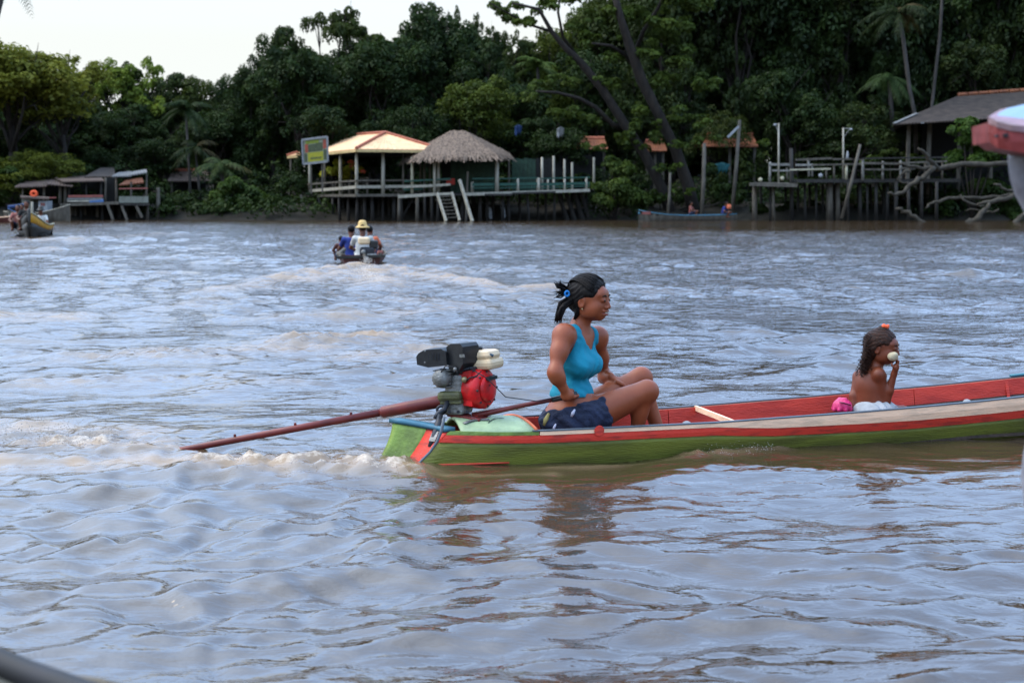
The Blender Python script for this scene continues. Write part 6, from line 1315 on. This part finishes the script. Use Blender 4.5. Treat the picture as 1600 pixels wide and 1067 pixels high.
# moored white river boat
mb = thing('river_boat', wat(60, 346), 'moored pale river boat with a small cabin at the left pier', 'boat')
hull_loft(mb, (at(10, 345, 82.5)[0], 83.5, 0), (at(97, 345, 80)[0], 81.3, 0), 1.7, .42, 'grey_wood', 'dark_wood', bow=1.2, rim='white_wood')
MB().slab([[at(34, 311, 82.2), at(34, 331, 82.2)], [at(50, 311, 82.2), at(50, 331, 82.2)]], (0, 1.0, 0)).build('cabin_wall', M['wall_pale'], mb)
MB().slab([[at(60, 314, 82.1), at(60, 331, 82.1)], [at(74, 314, 82.0), at(74, 331, 82.0)]], (0, .9, 0)).build('cabin_wall', M['white_cloth'], mb)
MB().slab([[at(50.5, 316, 82.15), at(50.5, 331, 82.15)], [at(59.5, 316, 82.1), at(59.5, 331, 82.1)]], (0, .05, 0)).build('doorway_shade', M['dark_inside'], mb)  # dark sheet fills the opening, standing in for the shade inside the cabin
MB().slab([[at(32, 310, 81.8), at(32, 308.5, 83.5)], [at(77, 312, 81.8), at(77, 310.5, 83.5)]], (0, 0, .1)).build('cabin_roof', M['brownroof'], mb)
for a in (0, 1): MB().box(at(65 + 3.5 * a, 319.5, 82.0), (.10, .02, .16)).build('hull_mark', M['pink_rail'], mb)
bb = thing('motor_boat', wat(20, 345), 'small white and blue boat moored at the far left behind the yellow boat', 'boat')
hull_loft(bb, (at(44, 345, 80)[0], 80.4, 0), (at(10, 345, 79)[0], 79.4, 0), 1.1, .40, 'white_wood', 'grey_wood', bow=.8, rim='tarp')
MB().slab([[at(12, 326, 79.4), at(12, 324, 80.6)], [at(41, 322, 79.8), at(41, 320, 81)]], (0, 0, .10)).build('awning', M['blue_cloth'], bb)
for px in (14, 27, 39): MB().bar(at(px, 325, 80), at(px, 338, 80), .05).build('awning_post', M['white_wood'], bb)
lc = thing('canoe', wat(5, 348), 'long low cream edged canoe at the far left edge', 'boat')
hull_loft(lc, (at(-60, 346, 78)[0], 78.4, 0), (at(24, 346, 77.5)[0], 77.8, 0), .8, .22, 'brown_hull', 'dark_wood', bow=.6, rim='cream')
# yellow striped boat coming nearer
YB = wat(47, 371)[1]; yb = thing('motor_boat', wat(47, 371), 'dark boat with a yellow stripe and high pointed bow coming towards the viewer', 'boat')
bow = at(47, 372, YB); bow[2] = 0; fwd = np.array([.27, -1, 0]); fwd /= np.linalg.norm(fwd); sd2 = np.array([1, .27, 0]) / 1.036 
def yp(s, v, z): return bow - fwd * s + sd2 * v + np.array([0, 0, z])
def yrow(s): w = min(.60, .08 + .45 * (s / 1.6) ** .7); h = .50 + .42 * max(0, 1 - s / 1.8) ** 1.6; return w, h
for sd_, in ((-1,), (1,)):
    R1 = []; R2 = []
    for s in np.linspace(0, 4, 16):
        w, h = yrow(s); st_ = -.16 * max(0, 1 - s / 1.2)
        R1.append([yp(s + st_ * k, sd_ * w * (.62 + .38 * k), -.12 + (h - .04) * k * .72) for k in (0, .35, .7, 1)]); R2.append([yp(s + st_ * 1.02, sd_ * (w * (1.0 + .03 * k)), -.12 + (h - .04) * .72 + .004 + (h * .36) * k) for k in (0, .5, 1)])
    MB().slab(R1, sd2 * -sd_ * .03).build('hull_side', M['dark_hull'], yb, True); MB().slab(R2, sd2 * -sd_ * .03).build('stripe_board', M['yellow_paint'] if sd_ > 0 else M['dark_hull'], yb, True)  # left boards dark: shade of the unlit side is put into the colour
    MB().tube([r[-1] + np.array([0, 0, .01]) for r in R2], .03, 6).build('gunwale', M['cream_post'] if sd_ > 0 else M['dark_hull'], yb, True)
MB().tube([yp(.10, 0, -.1), yp(-.10, 0, .4), yp(-.22, 0, .98)], [.05, .05, .06], 8).build('stem_post', M['dark_hull'], yb, True)
MB().slab([[yp(s, -.5, .08), yp(s, .5, .08)] for s in (.6, 3.9)], (0, 0, -.05)).build('floor_board', M['dark_wood'], yb)
MB().tube([at(50, 345, YB + .5), at(50.5, 316, YB + .4)], [.05, .04], 8).build('mast', M['white_wood'], yb, True)
MB().slab([[yp(3.95, -.56, -.1), yp(3.95, .56, -.1)], [yp(3.95, -.56, .5), yp(3.95, .56, .5)]], (0, .04, 0)).build('transom', M['dark_hull'], yb)
simple_person('passenger in red at the left side of the yellow striped boat', 29, 357, YB + 1.6, .86, face=(.1, -1, 0), shirt='pink_rail', res=.02)
simple_person('dark clothed figure in the middle of the yellow striped boat', 43, 356, YB + 1.0, .98, face=(.1, -1, 0), shirt='dark_inside', res=.02)
simple_person('passenger with a dark hat and pale shirt at the right of the yellow striped boat', 65, 360, YB + 2.4, .84, face=(.1, -1, 0), shirt='white_shirt', hat='dark_hull', res=.02)
simple_person('second passenger in red behind the left one on the yellow striped boat', 35, 355, YB + 3.2, .86, face=(.1, -1, 0), shirt='brown_hull', res=.02)

# ================================================================ MID RIVER BOAT
MY = wat(563, 419)[1]; mbt = thing('motor_boat', wat(563, 419), 'low dark red boat seen from behind speeding away with people and a straw hat', 'boat')
a_ = wat(563, 419); fd_ = np.array([-.10, 1, 0])
hull_loft(mbt, a_ + np.array([0.02, .1, 0]), a_ + fd_ * 4.6, 1.05, .20, 'brown_hull', 'dark_wood', bow=1.0, stern=.3, rim='grey_wood')
MB().bar(a_ + np.array([-.50, .05, .21]), a_ + np.array([.50, .05, .24]), .06, .05).build('stern_beam', M['dark_hull'], mbt)
MB().tube([a_ + np.array([-.42, .3, .2]), a_ + np.array([-.50, .6, .27]), a_ + np.array([-.46, 1.2, .33])], .04, 8).build('rope_coil', M['grey_wood'], mbt, True)
simple_person('man in a white shirt and straw hat at the tiller of the mid river boat', 567, 408, MY + .9, .80, face=(-.1, 1, 0), shirt='white_shirt', hat='straw', lower='white_shirt')
simple_person('passenger in a navy blue shirt left of the man in the straw hat', 549.5, 408, MY + 1.7, .78, face=(-.2, 1, 0), shirt='blue_shirt')
simple_person('passenger crouching at the left side of the mid river boat', 533, 404, MY + 2.6, .50, face=(-.4, 1, 0), shirt='brown_hull', res=.01)
simple_person('passenger in orange hidden behind the man in the straw hat', 578, 403, MY + 2.8, .72, face=(.2, 1, 0), shirt='orange_cloth')
me_ = thing('boat_engine', at(575, 405, MY + .15), 'small stern motor with beige tank on the mid river boat', 'motor')
MB().box(at(569, 376.5, MY + .15), (.24, .18, .15), None, .04).build('fuel_tank', M['tank'], me_)
MB().box(at(584, 382, MY + .22), (.17, .2, .17), None, .03).build('air_filter_box', M['black_plastic'], me_)
MB().box(at(574, 393, MY + .2), (.30, .22, .18), None, .04).build('engine_block', M['dark_steel'], me_)
MB().box(at(581, 399, MY + .12), (.20, .12, .07), None, .02).build('mount', M['alu'], me_)
MB().lathe(at(568, 394, MY + .06), [(.05, 0), (.05, .03), (.02, .04)], frame((0, -1, 0)), 14).build('crank_cover', M['alu'], me_, True)
MB().tube([at(569, 396, MY + .1), at(571, 412, MY - .3), at(572, 425, MY - .8)], [.035, .025, .02], 8).build('drive_shaft', M['grey_wood'], me_, True)
for a in (-1, 1): MB().lathe(at(594 + a * 1.6, 396, MY + .5), [(.03, -.06), (.05, 0), (.03, .06)], n=10).build('fender', M['pink_rail'], mbt, True)
# splash thrown up by the propeller
rng = np.random.default_rng(6); v = []; f = []
for i in range(520):
    u = rng.random() ** 1.3; p = at(573 + rng.normal() * (2 + 12 * u), 404 + 24 * u + rng.normal() * 1.5, MY - .5 - 1.0 * u + rng.normal() * .15); p[2] = max(p[2], .0) + .01; r = rng.uniform(.004, .014); k = len(v)
    for d in ((1, 0, -.5), (-.5, .87, -.5), (-.5, -.87, -.5), (0, 0, 1)): v.append(p + np.array(d) * r)
    f += [(k, k + 1, k + 2), (k, k + 1, k + 3), (k + 1, k + 2, k + 3), (k, k + 2, k + 3)]
M['spray'] = mat('white_spray', (.7, .68, .64), .5, (.6, .57, .53))
o = link('spray', npmesh('spray', v, f, M['spray'])); tag(o, 'white spray behind the mid river boat', 'spray', kind='stuff')
v = []; f = []
def droplets(px0, px1, py0, py1, n, h, r0, r1, bias=1):
    for i in range(n):
        p = wat(rng.uniform(px0, px1), rng.uniform(py0, py1)); p[2] = .02 + h * rng.random() ** 2; r = rng.uniform(r0, r1); k = len(v)
        for d in ((1, 0, -.5), (-.5, .87, -.5), (-.5, -.87, -.5), (0, 0, 1)): v.append(p + np.array(d) * r)
        f.extend([(k, k + 1, k + 2), (k, k + 1, k + 3), (k + 1, k + 2, k + 3), (k, k + 2, k + 3)])
droplets(-20, 190, 672, 705, 900, .09, .0015, .0045); droplets(360, 600, 712, 742, 450, .05, .0012, .0035); droplets(1090, 1210, 696, 716, 260, .05, .0012, .0035); droplets(590, 660, 718, 745, 160, .05, .0012, .003)
o = link('spray', npmesh('spray_near', v, f, M['spray'])); tag(o, 'white droplets in the wash behind and beside the green canoe', 'spray', kind='stuff')

# ================================================================ NEAR BOATS AT THE FRAME EDGES
nb = thing('boat_prow', at(1640, 320, 3.05), 'worn red and pink topped prow of a near boat at the right edge', 'boat prow')
YN = 3.05
# stem: white grey curved post
prof = [(1577, 232), (1577, 255), (1580, 280), (1588, 305), (1602, 330), (1622, 400), (1632, 480), (1626, 580), (1612, 660), (1601, 710), (1597, 745), (1602, 790), (1612, 850), (1650, 940)]
rows = []
for (x, y) in prof:
    p = at(x, y, YN); row = []
    for q in np.linspace(-math.pi / 2, math.pi / 2, 9): row.append(p + np.array([.055 * (1 - math.cos(q)) * 1.0, .055 * math.sin(q), 0]))
    row.append(p + np.array([.34, .20, 0])); row.insert(0, p + np.array([.34, -.10, 0])); rows.append(row)
MB().slab(rows, (.012, 0, 0)).build('stem', M['prow_white'], nb, True)
# red cap block, top tilted towards the viewer
def cap_pt(x, y, Y): return at(x, y, Y)
top_f = [at(1544, 183, YN - .10), at(1556, 190, YN - .13), at(1580, 196, YN - .14), at(1640, 200, YN - .14)]
bot_f = [at(1546, 222, YN - .10), at(1560, 232, YN - .13), at(1580, 236, YN - .14), at(1640, 246, YN - .14)]
top_b = [at(1562, 172, YN + .10), at(1600, 163, YN + .16), at(1620, 160, YN + .18), at(1660, 158, YN + .20)]
b = MB(); k = len(top_f); midf = [lerp(t_, q_, .22) for t_, q_ in zip(top_f, bot_f)]
b.slab([[midf[i], lerp(midf[i], bot_f[i], .5) + np.array([-.001, -.002, 0]), bot_f[i]] for i in range(k)], (.02, .14, .0)); b.add([midf[0], bot_f[0], bot_f[0] + np.array([.03, .2, 0]), midf[0] + np.array([.03, .2, 0])], [(0, 1, 2, 3)]); b.build('red_cap', M['prow_red'], nb)
b = MB(); rowsr = [[top_f[i] * .0 + midf[i] + np.array([0, -.003, 0]), top_f[i] + np.array([0, -.003, 0]), lerp(top_f[i], top_b[i], .28)] for i in range(k)]; b.slab(rowsr, (.008, .02, -.01)); b.slab([[top_f[0], lerp(top_f[0], top_f[1], .6)], [top_b[0], lerp(top_b[0], top_b[1], .35)], [top_b[1] + np.array([0, 0, -.002]), top_b[1] + np.array([0, 0, -.012])]], (0, 0, -.012)); b.build('pink_rim', M['prow_pink'], nb)
b = MB(); b.slab([[lerp(top_f[i], top_b[i], .285) + np.array([.004, 0, -.001]), lerp(top_f[i], top_b[i], .97)] for i in range(k)], (0, .006, -.006)); b.build('blue_panel', M['prow_blue'], nb)
for x, y, r in ((1572, 212, .0045), (1558, 213, .003)): MB().lathe(at(x, y, YN - .145), [(r, -.01), (r, .004)], frame((0, -1, 0)), 10).build('bolt', M['own_dark'], nb)
# our own boat's edge, bottom left
ob = thing('boat_edge', at(20, 1060, 2.5), 'dark rubber edged side of the photographer boat in the bottom left corner', 'boat edge')
pp = [(-200, 985), (-60, 1000), (0, 1023), (40, 1040), (80, 1054), (130, 1072), (200, 1100), (300, 1150)]
YO = 2.45
P = [at(x, y, YO - .0012 * (x + 200)) for x, y in pp]
MB().tube([p + np.array([0, 0, -.012]) for p in P], .022, 12).build('rubber_edge', M['own_dark'], ob, True)
MB().slab([[p + np.array([0, -.006, -.024]), p + np.array([-.10, -.16, -.05]), p + np.array([-.2, -.5, -.08])] for p in P], (0, 0, -.02)).build('deck', M['own_grey'], ob)
MB().tube([at(x, y, YO - .12) for x, y in ((60, 1070), (90, 1066), (150, 1071), (240, 1092))], .02, 8, squash=.7).build('wood_strip', M['own_deck'], ob, True)
MB().lathe(at(40, 1067, YO - .10), [(.010, -.03), (.017, -.01), (.018, .004), (.012, .014), (.003, .018)], n=16).build('cleat_knob', M['knob'], ob, True)
